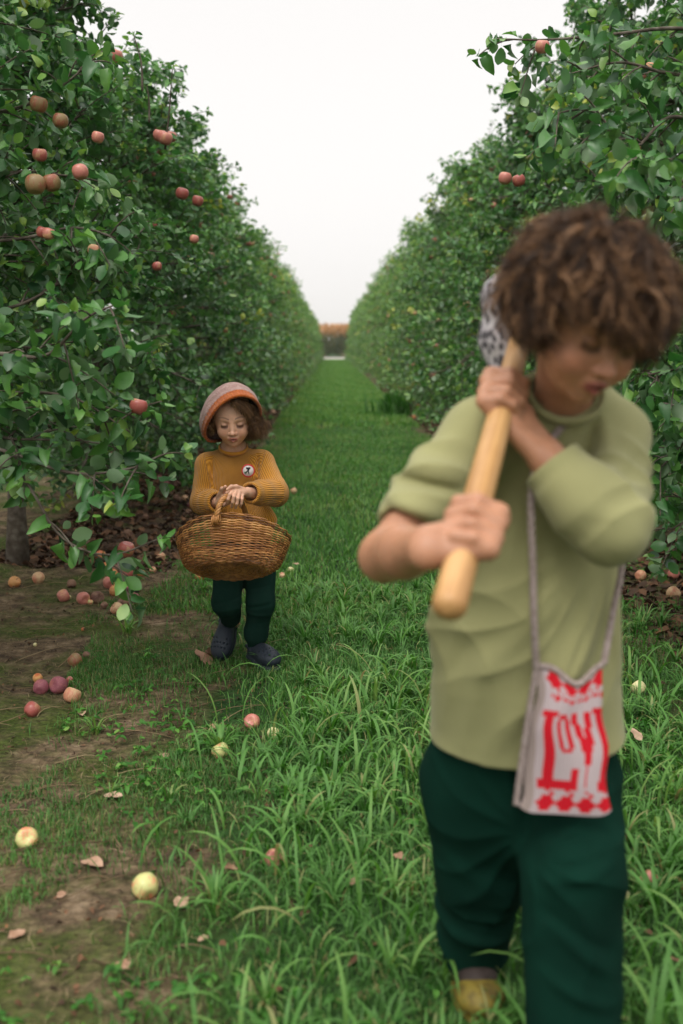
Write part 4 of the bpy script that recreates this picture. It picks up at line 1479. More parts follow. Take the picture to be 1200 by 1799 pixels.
def bag_pt(u, v, s):
    top = BT[0] * (1 - u)[..., None] + BT[1] * u[..., None]
    bot = BB[0] * (1 - u)[..., None] + BB[1] * u[..., None]
    dip = 0.030 * np.exp(-((u - 0.62) / 0.30) ** 2) * np.clip(1 - v * 3, 0, 1) * (np.sin(np.pi * np.clip(u, 0, 1)) ** 0.5)
    p = top * (1 - v)[..., None] + bot * v[..., None]
    corner = 0.010 * ((2 * u - 1) ** 8) * np.clip((v - 0.85) / 0.15, 0, 1) ** 2
    p = p + np.stack([0.004 * np.sin(v * 9 + 3 * u) - 0.002 * np.cos(v * 17) - 0.004 * np.sin(np.pi * v) * (2 * u - 1), np.zeros_like(u), -dip + corner], -1)
    th = 0.011 * (np.sin(np.pi * np.clip(u, 0, 1)) ** 0.45) * np.clip(1.0 - ((v - 0.6) / 0.6) ** 4, 0.05, 1)
    fold = 0.004 * np.sin(u * 9 + v * 4) * (1 - v) + 0.0035 * np.sin(u * 5 - v * 7)
    p[..., 1] += -s * th + fold
    return p


# pattern knitted into the front: one value per stitch
W_, H_ = 34, 46
G = np.zeros((H_, W_))


def blk(x0, x1, y0, y1, v=1): G[y0:y1, x0:x1] = v


blk(3, 7, 14, 38); blk(1, 9, 13, 15); blk(1, 5, 35, 38); blk(1, 17, 35, 38); blk(14, 17, 31, 38)                # L
blk(9, 11, 16, 25); blk(13, 15, 16, 25); blk(10, 14, 14, 16); blk(10, 14, 25, 26)                                # O
for k in range(12):                                                                                             # V
    G[14 + k, 16 + k // 4:19 + k // 4] = 1
    G[14 + k, 22 - k // 5:25 - k // 5] = 1
blk(19, 22, 26, 30); blk(20, 21, 30, 37)
blk(27, 30, 13, 38); blk(26, 33, 13, 15); blk(28, 32, 24, 26); blk(26, 33, 35, 38)                                # E
for x0 in (3, 11, 19, 27):                                                                                       # diamonds above and below
    for yy, f in ((3, 1), (42, 1)):
        for dy in range(-2, 3):
            w0 = 3.6 - abs(dy) * 0.9; w0 = int(round(w0))
            blk(x0 + 1 - w0 + 1, x0 + w0 + 2, yy + dy, yy + dy + 1)
    for k in range(4):
        G[8 + k // 2, min(x0 + k, 33)] = 1; G[39 - k // 2, min(x0 + 3 - k + 1, 33)] = 1
blk(4, 31, 8, 9, 1); G[8, ::4] = 0; G[6:7, 6:30:3] = 1
Vb, Qb, Cb = [], [], []
for s in (1, -1):
    p = bag_pt(uu, vv, s).reshape(-1, 3)
    o = sum(len(x) for x in Vb)
    i, j = np.meshgrid(np.arange(nu - 1), np.arange(nv - 1), indexing='ij')
    q = np.stack([i * nv + j, (i + 1) * nv + j, (i + 1) * nv + j + 1, i * nv + j + 1], -1).reshape(-1, 4)
    if s < 0: q = q[:, ::-1]
    Vb.append(p); Qb.append(q + o)
    uo = (uu.ravel() - 0.11) / 1.0
    inside = (uo > 0) & (uo < 1)
    g = G[np.clip((vv.ravel() * H_).astype(int), 0, H_ - 1), np.clip((uo * W_).astype(int), 0, W_ - 1)] * inside * (s > 0)
    base = np.tile(np.array((0.42, 0.35, 0.36)), (len(p), 1))
    base[~inside] = (0.30, 0.24, 0.22)
    base = base * (1 + 0.08 * np.sin(uu.ravel() * 200) * np.sin(vv.ravel() * 250))[:, None]
    base[g > 0.5] = (0.50, 0.012, 0.022)
    Cb.append(base)
m_k, nt, N, L, bs = new_mat('red_white_knit')
a = nd(nt, 'ShaderNodeAttribute', attribute_name='col')
tc = nd(nt, 'ShaderNodeTexCoord')
wv = nd(nt, 'ShaderNodeTexWave', {'Vector': tc.outputs['Object'], 'Scale': 70, 'Distortion': 3, 'Detail': 2})
L.new(a.outputs['Color'], bs.inputs['Base Color'])
b = nd(nt, 'ShaderNodeBump', {'Height': wv.outputs['Fac'], 'Strength': 0.5, 'Distance': 0.002})
L.new(b.outputs[0], bs.inputs['Normal'])
bs.inputs['Roughness'].default_value = 0.95
bs.inputs['Specular IOR Level'].default_value = 0.1
link('pouch', np_mesh('pouch', np.vstack(Vb), np.vstack(Qb), cols={'col': np.vstack(Cb)}), m_k, bag)
M_strap = noise_mat('knit_strap', [(0.3, (0.22, 0.17, 0.15)), (0.7, (0.40, 0.33, 0.31))], 160, 0.95, 0.5, 0.002)
rm = MB()
for s in (1, -1):
    u1 = np.linspace(0, 1, 40)
    rm.tube(bag_pt(u1, np.zeros(40), s), 0.0050, 8)
rm.build('rim', M_strap, bag)
st = MB()


def rope(mb, pts, n, r, tw):
    c = spline(pts, n)
    T = norm_rows(np.gradient(c, axis=0))
    a = norm_rows(np.cross(T, (0, 1, 0.1))); b = np.cross(T, a)
    t = np.arange(n) * tw
    for k in (0, 2.094, 4.188):
        mb.tube(c + (a * np.cos(t + k)[:, None] + b * np.sin(t + k)[:, None]) * r * 0.6, r * 0.62, 6)


rope(st, [at(1000, 735, 1.50), at(950, 800, 1.465), at(934, 870, 1.44), at(936, 1000, 1.425), at(938, 1090, 1.415), BT[0] + (0, -0.004, 0)], 150, 0.0050, 0.55)
rope(st, [at(1060, 715, 1.60), at(1075, 850, 1.55), at(1092, 980, 1.50), at(1078, 1070, 1.475), BT[1] + (0, -0.002, 0)], 130, 0.0046, 0.55)
rope(st, [BT[0] + (0, -0.004, 0), (BT[0] * 0.5 + BB[0] * 0.5) + (-0.003, -0.004, 0), BB[0] + (-0.002, -0.002, 0.01)], 80, 0.0042, 0.55)
st.build('strap', M_strap, bag)

# ------------------------------------------------------------------ the smaller child with the basket
kid = thing('person', 'small child in mustard ribbed sweater and orange-brimmed knit hat walking with a basket', 'person', tuple(on_ground(430, 1160)))
KC, KH = at(409, 733, 3.58), 0.190
KR = axes((math.sin(rad(3)) * math.cos(rad(12)), -math.cos(rad(3)) * math.cos(rad(12)), -math.sin(rad(12))), roll=rad(-2))
kneck = at(410, 793, 3.635)
kchest, kbel, khip = at(412, 840, 3.65), at(415, 900, 3.64), at(430, 985, 3.62)
kS1, kE1, kW1 = at(366, 818, 3.65), at(356, 882, 3.60), at(384, 882, 3.44)
kS2, kE2, kW2 = at(459, 814, 3.65), at(483, 866, 3.56), at(436, 866, 3.385)


def hand_px(wr, rows, thumb, r, Y0):
    """rows: per finger the joints (px, py, Y) knuckle -> tip"""
    fing, palm = [], []
    for i, f in enumerate(rows):
        p = [at(*q) for q in f]
        rr = r * (1, 1.04, 1, 0.88)[i]
        fing.append(Grp(chain(p, [rr * 1.12, rr * 1.05, rr * 0.95, rr * 0.8][:len(p)], 0.002), k=0.0022))
        palm.append(Cap(p[0], wr + (p[0] - wr) * 0.12, r * 1.35, r * 1.7, 0.010))
    tp = [at(*q) for q in thumb]
    return [Grp(palm, k=0.010), Grp(fing, k=0.005), Grp(chain(tp, [r * 1.6, r * 1.25, r * 1.1, r * 0.85][:len(tp)], 0.003), k=0.006)]


kb_items = head_items(KC, KR, KH, 0.0065)
kb_items += [Cap(KC + KR @ np.array((0, -0.12, -0.2)) * KH, kneck, 0.038, 0.040, 0.02),
             Cap(kneck, kchest, 0.045, 0.075, 0.03, (YF, 0.75)), Cap(kchest, kbel, 0.085, 0.085, 0.03, (YF, 0.75)), Cap(kbel, khip, 0.085, 0.085, 0.03, (YF, 0.8)),
             Cap(kchest + (0, 0, 0.02), kS1, 0.045, 0.030, 0.02), Cap(kchest + (0, 0, 0.02), kS2, 0.045, 0.030, 0.02),
             Grp(chain([kS1, kE1, kE1 * 0.4 + kW1 * 0.6, kW1], [0.030, 0.026, 0.024, 0.018], 0.01), k=0.02),
             Grp(chain([kS2, kE2, kE2 * 0.4 + kW2 * 0.6, kW2], [0.030, 0.026, 0.024, 0.018], 0.01), k=0.02)]
# upper hand, its fingers hanging over the handle
kb_items += hand_px(kW2 + (0, 0, 0.004), [
    [(409, 862, 3.325), (404, 869, 3.290), (401, 877, 3.288), (399, 884, 3.300)],
    [(414, 864, 3.325), (411, 873, 3.285), (409, 882, 3.285), (407, 890, 3.300)],
    [(420, 866, 3.330), (418, 876, 3.290), (416, 885, 3.290), (414, 892, 3.305)],
    [(426, 868, 3.340), (425, 877, 3.305), (424, 885, 3.305), (422, 890, 3.315)]],
    [(426, 860, 3.36), (415, 855, 3.33), (406, 855, 3.315), (399, 860, 3.31)], 0.0062, 3.3)
# lower hand behind it, gripping the handle from the other side
kb_items += hand_px(kW1, [
    [(392, 868, 3.385), (393, 860, 3.365), (396, 855, 3.350)],
    [(394, 874, 3.375), (399, 866, 3.345), (404, 862, 3.345)],
    [(395, 880, 3.370), (402, 875, 3.335), (407, 872, 3.345)],
    [(395, 886, 3.370), (402, 884, 3.340), (407, 882, 3.350)]],
    [(384, 874, 3.42), (388, 866, 3.39), (390, 858, 3.37)], 0.0062, 3.4)
kH1, kK1, kA1 = at(402, 1000, 3.60), at(400, 1058, 3.50), at(408, 1094, 3.66)
kH2, kK2, kA2 = at(452, 1000, 3.60), at(455, 1060, 3.555), at(449, 1128, 3.575)
kb_items += chain([kH1, kK1, kA1], [0.045, 0.035, 0.025], 0.02) + chain([kH2, kK2, kA2], [0.045, 0.036, 0.026], 0.02)
KSK = ((0.56, 0.32, 0.215), (0.60, 0.25, 0.17), (0.44, 0.145, 0.12), (0.045, 0.025, 0.02), (0.08, 0.04, 0.02))
sdf_obj('body', kb_items, 0.0019, M_skin, kid, it=1, cols=lambda V: {'col': paint_skin(V, KC, KR, KH, *KSK, lash=0.040)})

# sweater
m_sw, nt, N, L, bs = new_mat('mustard_rib_knit')
a = nd(nt, 'ShaderNodeAttribute', attribute_name='rib')
sn = nd(nt, 'ShaderNodeMath', {0: a.outputs['Fac'], 1: 2 * math.pi / 0.0072}, operation='MULTIPLY')
sn = nd(nt, 'ShaderNodeMath', {0: sn.outputs[0]}, operation='SINE')
mr = nd(nt, 'ShaderNodeMapRange', {'Value': sn.outputs[0], 1: -1.0, 2: 1.0, 3: 0.0, 4: 1.0})
tc = nd(nt, 'ShaderNodeTexCoord')
nz = nd(nt, 'ShaderNodeTexNoise', {'Vector': tc.outputs['Object'], 'Scale': 14, 'Detail': 5})
nv_ = nd(nt, 'ShaderNodeMapRange', {'Value': nz.outputs['Fac'], 1: 0.3, 2: 0.7, 3: 0.86, 4: 1.12})
mx = nd(nt, 'ShaderNodeMixRGB', {0: mr.outputs[0], 1: (0.34, 0.145, 0.017, 1), 2: (0.56, 0.255, 0.034, 1)})
hv = nd(nt, 'ShaderNodeHueSaturation', {'Color': mx.outputs[0], 'Value': nv_.outputs[0]})
L.new(hv.outputs[0], bs.inputs['Base Color'])
b = nd(nt, 'ShaderNodeBump', {'Height': mr.outputs[0], 'Strength': 0.9, 'Distance': 0.003})
L.new(b.outputs[0], bs.inputs['Normal'])
bs.inputs['Roughness'].default_value = 0.95
bs.inputs['Specular IOR Level'].default_value = 0.1
bs.inputs['Sheen Weight'].default_value = 0.2
fk = (YF, 0.80)
m1, m2 = kE1 * 0.45 + kW1 * 0.55, kE2 * 0.45 + kW2 * 0.55
sw = [Cap(kneck + (0, 0.0, -0.012), kchest, 0.050, 0.092, 0.03, fk), Cap(kchest, kbel, 0.100, 0.105, 0.03, fk), Cap(kbel, at(424, 925, 3.63), 0.105, 0.118, 0.03, fk),
      Cap(at(455, 890, 3.63), at(474, 914, 3.62), 0.030, 0.026, 0.03), Cap(at(385, 812, 3.655), kS1, 0.045, 0.044, 0.03), Cap(at(436, 810, 3.655), kS2, 0.045, 0.044, 0.03),
      Grp(chain([kS1, kE1, m1, kW1], [0.047, 0.043, 0.042, 0.034], 0.02), k=0.018),
      Grp(chain([kS2, kE2, m2, kW2 + (0.004, 0, 0)], [0.049, 0.047, 0.043, 0.034], 0.02), k=0.018)]
for w_, e_ in ((kW1, m1), (kW2 + (0.004, 0, 0), m2)):
    n_ = norm(w_ - e_)
    p_ = w_ - n_ * 0.004
    sw += [Cap(p_ - n_ * 0.014, p_ - n_ * 0.012, 0.038, 0.038, 0.010), Pln(p_, n_, 0.055), Cap(p_ - n_ * 0.02, p_ + n_ * 0.03, 0.026, 0.030, 0.003, sub=True)]
sw += [Pln(at(424, 945, 3.63), (0, 0, -1), 0.5, 0.004), Cap(KC + KR @ np.array((0, -0.12, -0.2)) * KH, kneck + (0, 0, 0.004), 0.042, 0.042, 0.003, sub=True)]


def rib_attr(V):
    bones = [(kneck + (0, 0, 0.05), khip, 0.105)] + [(x, y, r_) for x, y, r_ in ((kS1, kE1, 0.046), (kE1, kW1, 0.042), (kS2, kE2, 0.046), (kE2, kW2, 0.042))]
    best = np.full(len(V), 1e9)
    out = np.zeros(len(V))
    for x, y, r_ in bones:
        ba = y - x
        t = np.clip((V - x) @ ba / ba.dot(ba), 0, 1)
        q = V - x - t[:, None] * ba
        d = np.linalg.norm(q, axis=1) - r_
        t_ = norm(ba)
        a_ = norm(np.cross(t_, (0, 1, 0.05)))
        b_ = np.cross(t_, a_)
        ang = np.arctan2(q @ a_, -(q @ b_) * (1 if (b_[1] > 0) else -1)) * r_
        m = d < best
        best = np.where(m, d, best)
        out = np.where(m, ang, out)
    return {'rib': out}


kf = [fold_px(466, 850, 500, 842, 3.6, 0.007, 0.006), fold_px(462, 858, 498, 852, 3.6, 0.004, -0.007), fold_px(460, 866, 496, 870, 3.5, 0.005, 0.004),
      fold_px(470, 876, 500, 880, 3.5, 0.005, -0.004), fold_px(452, 800, 455, 848, 3.6, 0.006, -0.010), fold_px(372, 806, 374, 850, 3.6, 0.006, -0.008),
      fold_px(345, 862, 372, 856, 3.6, 0.006, 0.005), fold_px(343, 870, 374, 866, 3.6, 0.004, -0.006), fold_px(378, 850, 400, 830, 3.6, 0.010, -0.003)]
swo = sdf_obj('sweater', sw, 0.0027, m_sw, kid, it=1, disp=lambda P: ridges(P, kf) + 0.0018 * wob(P, 45, 3), attrs=rib_attr)
cr = MB()
cn = kneck * 0.86 + KC * 0.14
nx_ = norm(KC - kneck)
a_ = norm(np.cross(nx_, (0, 1, 0))); b_ = np.cross(nx_, a_)
cr.tube([cn + (0, -0.002, -0.004 - 0.006 * math.cos(t) * 0) + 0.050 * math.cos(t) * a_ + 0.046 * math.sin(t) * b_ for t in np.linspace(0, 2 * math.pi, 60, endpoint=False)], 0.0045, 8, closed=True, flat=1.8)
cr.build('collar', m_sw, swo)

# round patch
bc = at(436, 827, 3.545)
bd = thing_part = MB()
bn = norm(np.array((0.10, -1, 0.10)))
bx = norm(np.cross((0, 0, 1), bn)) * -1; bz = np.cross(bn, bx) * -1
bx = norm(np.cross(bn, (0, 0, 1))); bz = np.cross(bx, bn)


def disc(mb, c, r_in, r_out, lift, nseg=40, th=0.002):
    t = np.linspace(0, 2 * math.pi, nseg, endpoint=False)
    rim = lambda r, l: np.asarray(c) + bn * l + (np.cos(t)[:, None] * bx + np.sin(t)[:, None] * bz) * r
    rs = [(r_out, lift - th), (r_out, lift), (r_in, lift)]
    V = np.vstack([rim(r, l) for r, l in rs])
    Q = [(k * nseg + j, k * nseg + (j + 1) % nseg, (k + 1) * nseg + (j + 1) % nseg, (k + 1) * nseg + j) for k in range(2) for j in range(nseg)]
    mb.add(V, Q)


def flat_mat(name, c, rough=0.6):
    return noise_mat(name, [(0.3, tuple(x * 0.85 for x in c)), (0.7, c)], 120, rough, 0.15, 0.0006, 500)


M_pr, M_pw, M_pk, M_pg = flat_mat('patch_red', (0.50, 0.035, 0.03)), flat_mat('patch_white', (0.66, 0.62, 0.60)), flat_mat('patch_black', (0.015, 0.015, 0.018)), flat_mat('patch_green', (0.06, 0.10, 0.05))
w_ = MB(); disc(w_, bc, 0.0001, 0.0205, 0.0065); patch = w_.build('patch', M_pw, swo)
w_ = MB(); disc(w_, bc, 0.0195, 0.0240, 0.0075, th=0.004); w_.build('border', M_pr, patch) if False else link('border', w_.mesh('border'), M_pr, swo)
w_ = MB()
for (x0, z0, x1, z1, r_) in ((-0.007, 0.009, 0.006, 0.010, 0.0030), (-0.006, 0.012, -0.006, 0.008, 0.0026), (0.006, 0.012, 0.004, 0.007, 0.0026), (-0.001, 0.008, 0.000, 0.001, 0.0036), (0.000, 0.000, -0.003, -0.012, 0.0020), (0.001, 0.000, 0.008, -0.004, 0.0018)):
    p0 = bc + bn * 0.0068 + bx * x0 + bz * z0; p1 = bc + bn * 0.0068 + bx * x1 + bz * z1
    w_.tube(np.linspace(p0, p1, 4), [r_, r_ * 1.1, r_, r_ * 0.8], 8)
link('emblem', w_.mesh('emblem'), M_pk, swo)
w_ = MB(); w_.tube(np.linspace(bc + bn * 0.0066 + bx * 0.004 - bz * 0.004, bc + bn * 0.0066 + bx * 0.014 - bz * 0.008, 6), [0.001, 0.003, 0.0038, 0.0038, 0.003, 0.001], 8)
link('leaf_mark', w_.mesh('leaf_mark'), M_pg, swo)

# trousers
M_ktr = cloth_mat('child_green_trousers', (0.007, 0.026, 0.019), 700, var=0.2, sheen=0.0)
kt = [Cap(at(425, 935, 3.63), at(431, 985, 3.62), 0.102, 0.100, 0.03, (YF, 0.8)),
      Grp(chain([at(404, 1000, 3.60), at(398, 1058, 3.51), at(405, 1084, 3.60)], [0.062, 0.052, 0.040], 0.02), k=0.02),
      Grp(chain([at(456, 1000, 3.60), at(456, 1060, 3.555), at(450, 1112, 3.575)], [0.062, 0.054, 0.042], 0.02), k=0.02),
      Cap(at(450, 1105, 3.572), at(450, 1114, 3.575), 0.046, 0.046, 0.012), Cap(at(448, 1122, 3.577), at(448, 1132, 3.578), 0.028, 0.028, 0.008)]
kf2 = [fold_px(430, 1070, 480, 1062, 3.5, 0.006, -0.006), fold_px(432, 1080, 478, 1085, 3.5, 0.007, 0.005), fold_px(432, 1100, 472, 1096, 3.5, 0.005, -0.006),
       fold_px(430, 1040, 484, 1030, 3.5, 0.007, -0.005), fold_px(378, 1060, 420, 1050, 3.48, 0.006, -0.006), fold_px(376, 1072, 420, 1068, 3.48, 0.008, 0.006), fold_px(428, 1000, 430, 1100, 3.55, 0.008, -0.01)]
sdf_obj('trousers', kt, 0.003, M_ktr, kid, it=2, disp=lambda P: ridges(P, kf2) + 0.0022 * wob(P, 40, 18))

# clogs with ventilation holes
M_clog = noise_mat('navy_foam_clog', [(0.3, (0.012, 0.017, 0.026)), (0.7, (0.022, 0.030, 0.042))], 25, 0.55, 0.1, 0.001)


def clog(ank, toe, upv):
    ax_ = norm(toe - ank); up = norm(upv - ax_ * np.dot(upv, ax_)); sd = np.cross(ax_, up)
    Rm = np.stack([sd, ax_, up], 1)
    w = lambda x, y, z: ank + Rm @ np.array((x, y, z))
    it = [Ell(w(0, 0.105, 0.012), (0.040, 0.052, 0.034), Rm, 0.02), Ell(w(0, 0.06, 0.014), (0.035, 0.060, 0.038), Rm, 0.02), Ell(w(0, 0.0, 0.006), (0.032, 0.040, 0.034), Rm, 0.02),
          Ell(w(0, 0.075, -0.018), (0.043, 0.088, 0.014), Rm, 0.01), Ell(w(0, 0.0, -0.016), (0.036, 0.048, 0.016), Rm, 0.01),
          Ell(w(0, 0.0, 0.040), (0.027, 0.034, 0.030), Rm, 0.004, sub=True)]
    for r_ in range(4):
        for c_ in range(-2, 3):
            x = c_ * 0.0125 + (0.006 if r_ % 2 else 0)
            y = 0.065 + r_ * 0.018
            z = 0.012 + 0.034 * math.sqrt(max(0.05, 1 - (x / 0.040) ** 2 - ((y - 0.10) / 0.060) ** 2))
            it.append(Ell(w(x, y, z), (0.0030, 0.0030, 0.006), Rm, 0.001, sub=True))
    it2 = [Cap(w(-0.032, 0.01, 0.018), w(-0.024, -0.030, 0.022), 0.005, 0.005), Cap(w(-0.024, -0.030, 0.022), w(0.024, -0.030, 0.022), 0.005, 0.005), Cap(w(0.024, -0.030, 0.022), w(0.032, 0.01, 0.018), 0.005, 0.005)]
    return it + [Grp(it2, k=0.004)]


g2 = float(gh(kA2[0], 3.5))
c2 = np.array((kA2[0] + 0.002, 3.575, g2 + 0.034))
sdf_obj('clog', clog(c2, c2 + np.array((0.055, -0.09, -0.004)), np.array((0, 0, 1.0))), 0.0022, M_clog, kid, it=1)
c1 = at(402, 1092, 3.66)
sdf_obj('clog', clog(c1, at(390, 1138, 3.60), np.array((-0.1, -1.0, 0.35))), 0.0022, M_clog, kid, it=1)
# socks / ankles
M_sock = noise_mat('dark_sock', [(0.3, (0.012, 0.02, 0.02)), (0.7, (0.02, 0.035, 0.035))], 60, 0.9, 0.2, 0.001)

# hair
M_khair = hair_mat('chestnut_curls', [(0.1, (0.028, 0.013, 0.006)), (0.45, (0.085, 0.042, 0.018)), (0.68, (0.20, 0.105, 0.045)), (0.9, (0.42, 0.25, 0.11))])
rk = np.random.RandomState(77)
mk = lambda q: (q[:, 2] < 0.20) & (q[:, 2] > -0.22) & (q[:, 1] < 0.13) & ((q[:, 0] > -0.15) | (q[:, 1] > -0.02))
P_, N_, loc = scalp(620, KC, KR, KH, rk, mk, 1.05)
dn = np.tile(np.array((0, 0, -1.0)), (len(P_), 1)) + N_ * np.array((0.5, 0.3, 0))
right = loc[:, 0] > 0
lim = np.where(right, np.clip((loc[:, 2] + 0.42) * KH, 0.03, 0.12), np.clip((loc[:, 2] + 0.24) * KH, 0.012, 0.06))
hk = [hair_locks(P_, N_, norm_rows(dn), (0.05, 0.10), (0.004, 0.009), (0.8, 2.0), (0.0005, 0.0009), 9, gravity=0.3, limit=lim, lift=(0.15, 0.5), m=8)]
Pr = np.array([at(*p) for p in [(432 + rk.rand() * 16, 712 + rk.rand() * 42, 3.52 + rk.rand() * 0.08) for _ in range(110)]])
hk.append(hair_locks(Pr, np.tile(norm(np.array((1, -0.5, 0))), (len(Pr), 1)), np.tile(norm(np.array((0.25, -0.1, -1))), (len(Pr), 1)), (0.025, 0.05), (0.004, 0.009), (0.8, 1.8), (0.0005, 0.0009), 10, gravity=0.1, m=7))
# the fringe swept from under the brim to the side of the brow
roots = [(404 + 30 * q, 704 - 2 * math.sin(q * 3) + 8 * max(0, q - 0.6), 3.485 + 0.035 * q * q) for q in rk.rand(60)]
Pf = np.array([at(*p) for p in roots])
qf = (Pf[:, 0] - Pf[:, 0].min()) / np.ptp(Pf[:, 0])
ff = norm_rows(np.stack([0.75 - 0.3 * qf, np.full(len(qf), -0.05) + 0.25 * qf, -0.75 - 0.4 * qf], 1))
hk.append(hair_locks(Pf, np.tile(norm(np.array((0.1, -1, 0.2))), (len(Pf), 1)), ff, (0.03, 0.075), (0.002, 0.006), (0.3, 0.9), (0.0005, 0.0010), 11, gravity=0.25, m=8, lift=(0.05, 0.3), limit=0.035 + 0.035 * qf))
khair = MB()
for v, q, a in hk: khair.add(v, q, None, a)
cv, cq = sdf_mesh([Ell(KC + KR @ np.array((0, -0.12, 0.10)) * KH, np.array((0.385, 0.44, 0.40)) * KH, KR), Ell(KC + KR @ np.array((0, -0.20, -0.12)) * KH, np.array((0.40, 0.30, 0.26)) * KH, KR, k=0.02),
                   Ell(KC + KR @ np.array((0, 0.46, -0.13)) * KH, np.array((0.44, 0.42, 0.46)) * KH, KR, k=0.004, sub=True)], 0.0035, disp=lambda P: 0.003 * wob(P, 130, 3))
khair.add(cv, cq, None, 0.05)
khair.build('hair', M_khair, kid)

# knitted hat: ribbed orange brim, mauve crown
brim_pts = [at(*p) for p in [(408, 699, 3.470), (428, 696, 3.475), (447, 704, 3.505), (456, 722, 3.56), (450, 748, 3.63), (425, 765, 3.68), (395, 772, 3.69), (368, 773, 3.60), (361, 757, 3.545), (370, 734, 3.50), (387, 712, 3.478)]]
nb_ = 120
bp = np.array(brim_pts)
loop = np.vstack([bp[-2:], bp, bp[:3]])
cs = spline(loop, (len(loop) - 1) * 12 + 1)[24:24 + len(bp) * 12]
nb_ = len(cs)
bcen = cs.mean(0)
apex = at(397, 716, 3.665)
hat_in = KC + KR @ np.array((0, -0.10, 0.15)) * KH
up_h = norm(apex - bcen)


def hat_ring(s):
    """s 0 = brim edge, 1 = apex"""
    prof_h = math.sin(s * math.pi / 2)
    prof_r = (1.0 + 0.15 * math.sin(min(s, 0.6) / 0.6 * math.pi * 0.6)) * math.sqrt(max(0, 1 - s ** 3.2))
    c = bcen * (1 - prof_h) + apex * prof_h
    ring = (cs - bcen)
    ring = ring - np.outer(ring @ up_h, up_h) * prof_h
    return c + ring * prof_r


def loft(s0, s1, n, rough_amp, name, mat, seed, ribs=0):
    V = []
    for i in range(n):
        s = s0 + (s1 - s0) * i / (n - 1)
        R_ = hat_ring(s)
        nr = norm_rows(R_ - bcen)
        if ribs: R_ = R_ + nr * (0.0025 + 0.0016 * np.sin(np.arange(nb_) * 2 * math.pi * ribs / nb_))[:, None]
        V.append(R_ + nr * (0.003 * np.sin(s * 40) * 0.4))
    V = np.vstack(V)
    V = V - 0
    d = rough_amp * wob(V, 60, seed)
    V = V + norm_rows(V - bcen) * d[:, None]
    j = np.arange(nb_)
    Q = np.vstack([np.stack([i * nb_ + j, i * nb_ + (j + 1) % nb_, (i + 1) * nb_ + (j + 1) % nb_, (i + 1) * nb_ + j], 1) for i in range(n - 1)])
    return link(name, np_mesh(name, V, Q), mat, hat)


def knit_mat(name, c0, c1, sx, sy, band=True):
    m, nt, N, L, bs = new_mat(name)
    tc = nd(nt, 'ShaderNodeTexCoord')
    v = nd(nt, 'ShaderNodeTexVoronoi', {'Vector': tc.outputs['Object'], 'Scale': sx})
    n_ = nd(nt, 'ShaderNodeTexNoise', {'Vector': tc.outputs['Object'], 'Scale': sy, 'Detail': 4})
    f = nd(nt, 'ShaderNodeMath', {0: v.outputs['Distance'], 1: n_.outputs['Fac']}, operation='ADD')
    L.new(ramp(nt, f.outputs[0], [(0.35, c1), (0.95, c0)]), bs.inputs['Base Color'])
    b = nd(nt, 'ShaderNodeBump', {'Height': v.outputs['Distance'], 'Strength': 0.7, 'Distance': 0.003, })
    b.invert = True
    L.new(b.outputs[0], bs.inputs['Normal'])
    bs.inputs['Roughness'].default_value = 0.95
    bs.inputs['Specular IOR Level'].default_value = 0.1
    bs.inputs['Sheen Weight'].default_value = 0.2
    return m


M_mauve = knit_mat('mauve_knit', (0.28, 0.17, 0.15), (0.60, 0.44, 0.39), 240, 60)
M_orange = knit_mat('orange_knit', (0.32, 0.075, 0.014), (0.68, 0.23, 0.04), 260, 50)
hat = bpy.data.objects.new('hat', None); C.objects.link(hat); hat.parent = kid; hat.location = Vector(bcen) - kid.location
loft(0.0, 0.155, 10, 0.0006, 'brim_band', M_orange, 3, ribs=44)
loft(0.135, 0.9999, 34, 0.003, 'hat_crown', M_mauve, 4)
w_ = MB()
lip = cs + norm_rows(cs - bcen) * 0.003 - up_h * 0.001
rr_ = 0.0058 + 0.0012 * np.sin(np.arange(nb_) * 2 * math.pi * 44 / nb_)
w_.tube(lip, rr_, 8, closed=True)
w_.build('brim_edge', M_orange, hat)

# ------------------------------------------------------------------ wicker basket
bk = thing('basket', 'oval brown wicker basket with twisted rim and arched handle, carried tilted', 'basket', tuple(at(410, 990, 3.40)))
BC = at(411, 936, 3.405)
tl = rad(33)
bU = norm(np.array((0.02, math.sin(tl), math.cos(tl))))
yawb = rad(8)
bX = norm(np.array((math.cos(yawb), -math.sin(yawb), 0.04)))
bX = norm(bX - bU * bX.dot(bU)); bY = np.cross(bU, bX)


def bpt(ang, v, off=0.0):
    """v 0 rim .. 1 bottom edge"""
    f = (1.0 - 0.21 * v ** 1.15 - 0.12 * np.clip((v - 0.8) / 0.2, 0, 1) ** 2)
    ax_, ay = 0.200 * f + off, 0.148 * f + off
    z = -0.138 * v - 0.017 * np.cos(2 * ang) * (1 - v)
    return BC + (np.cos(ang) * ax_)[..., None] * bX + (np.sin(ang) * ay)[..., None] * bY + (np.asarray(z) + np.zeros_like(ang))[..., None] * bU


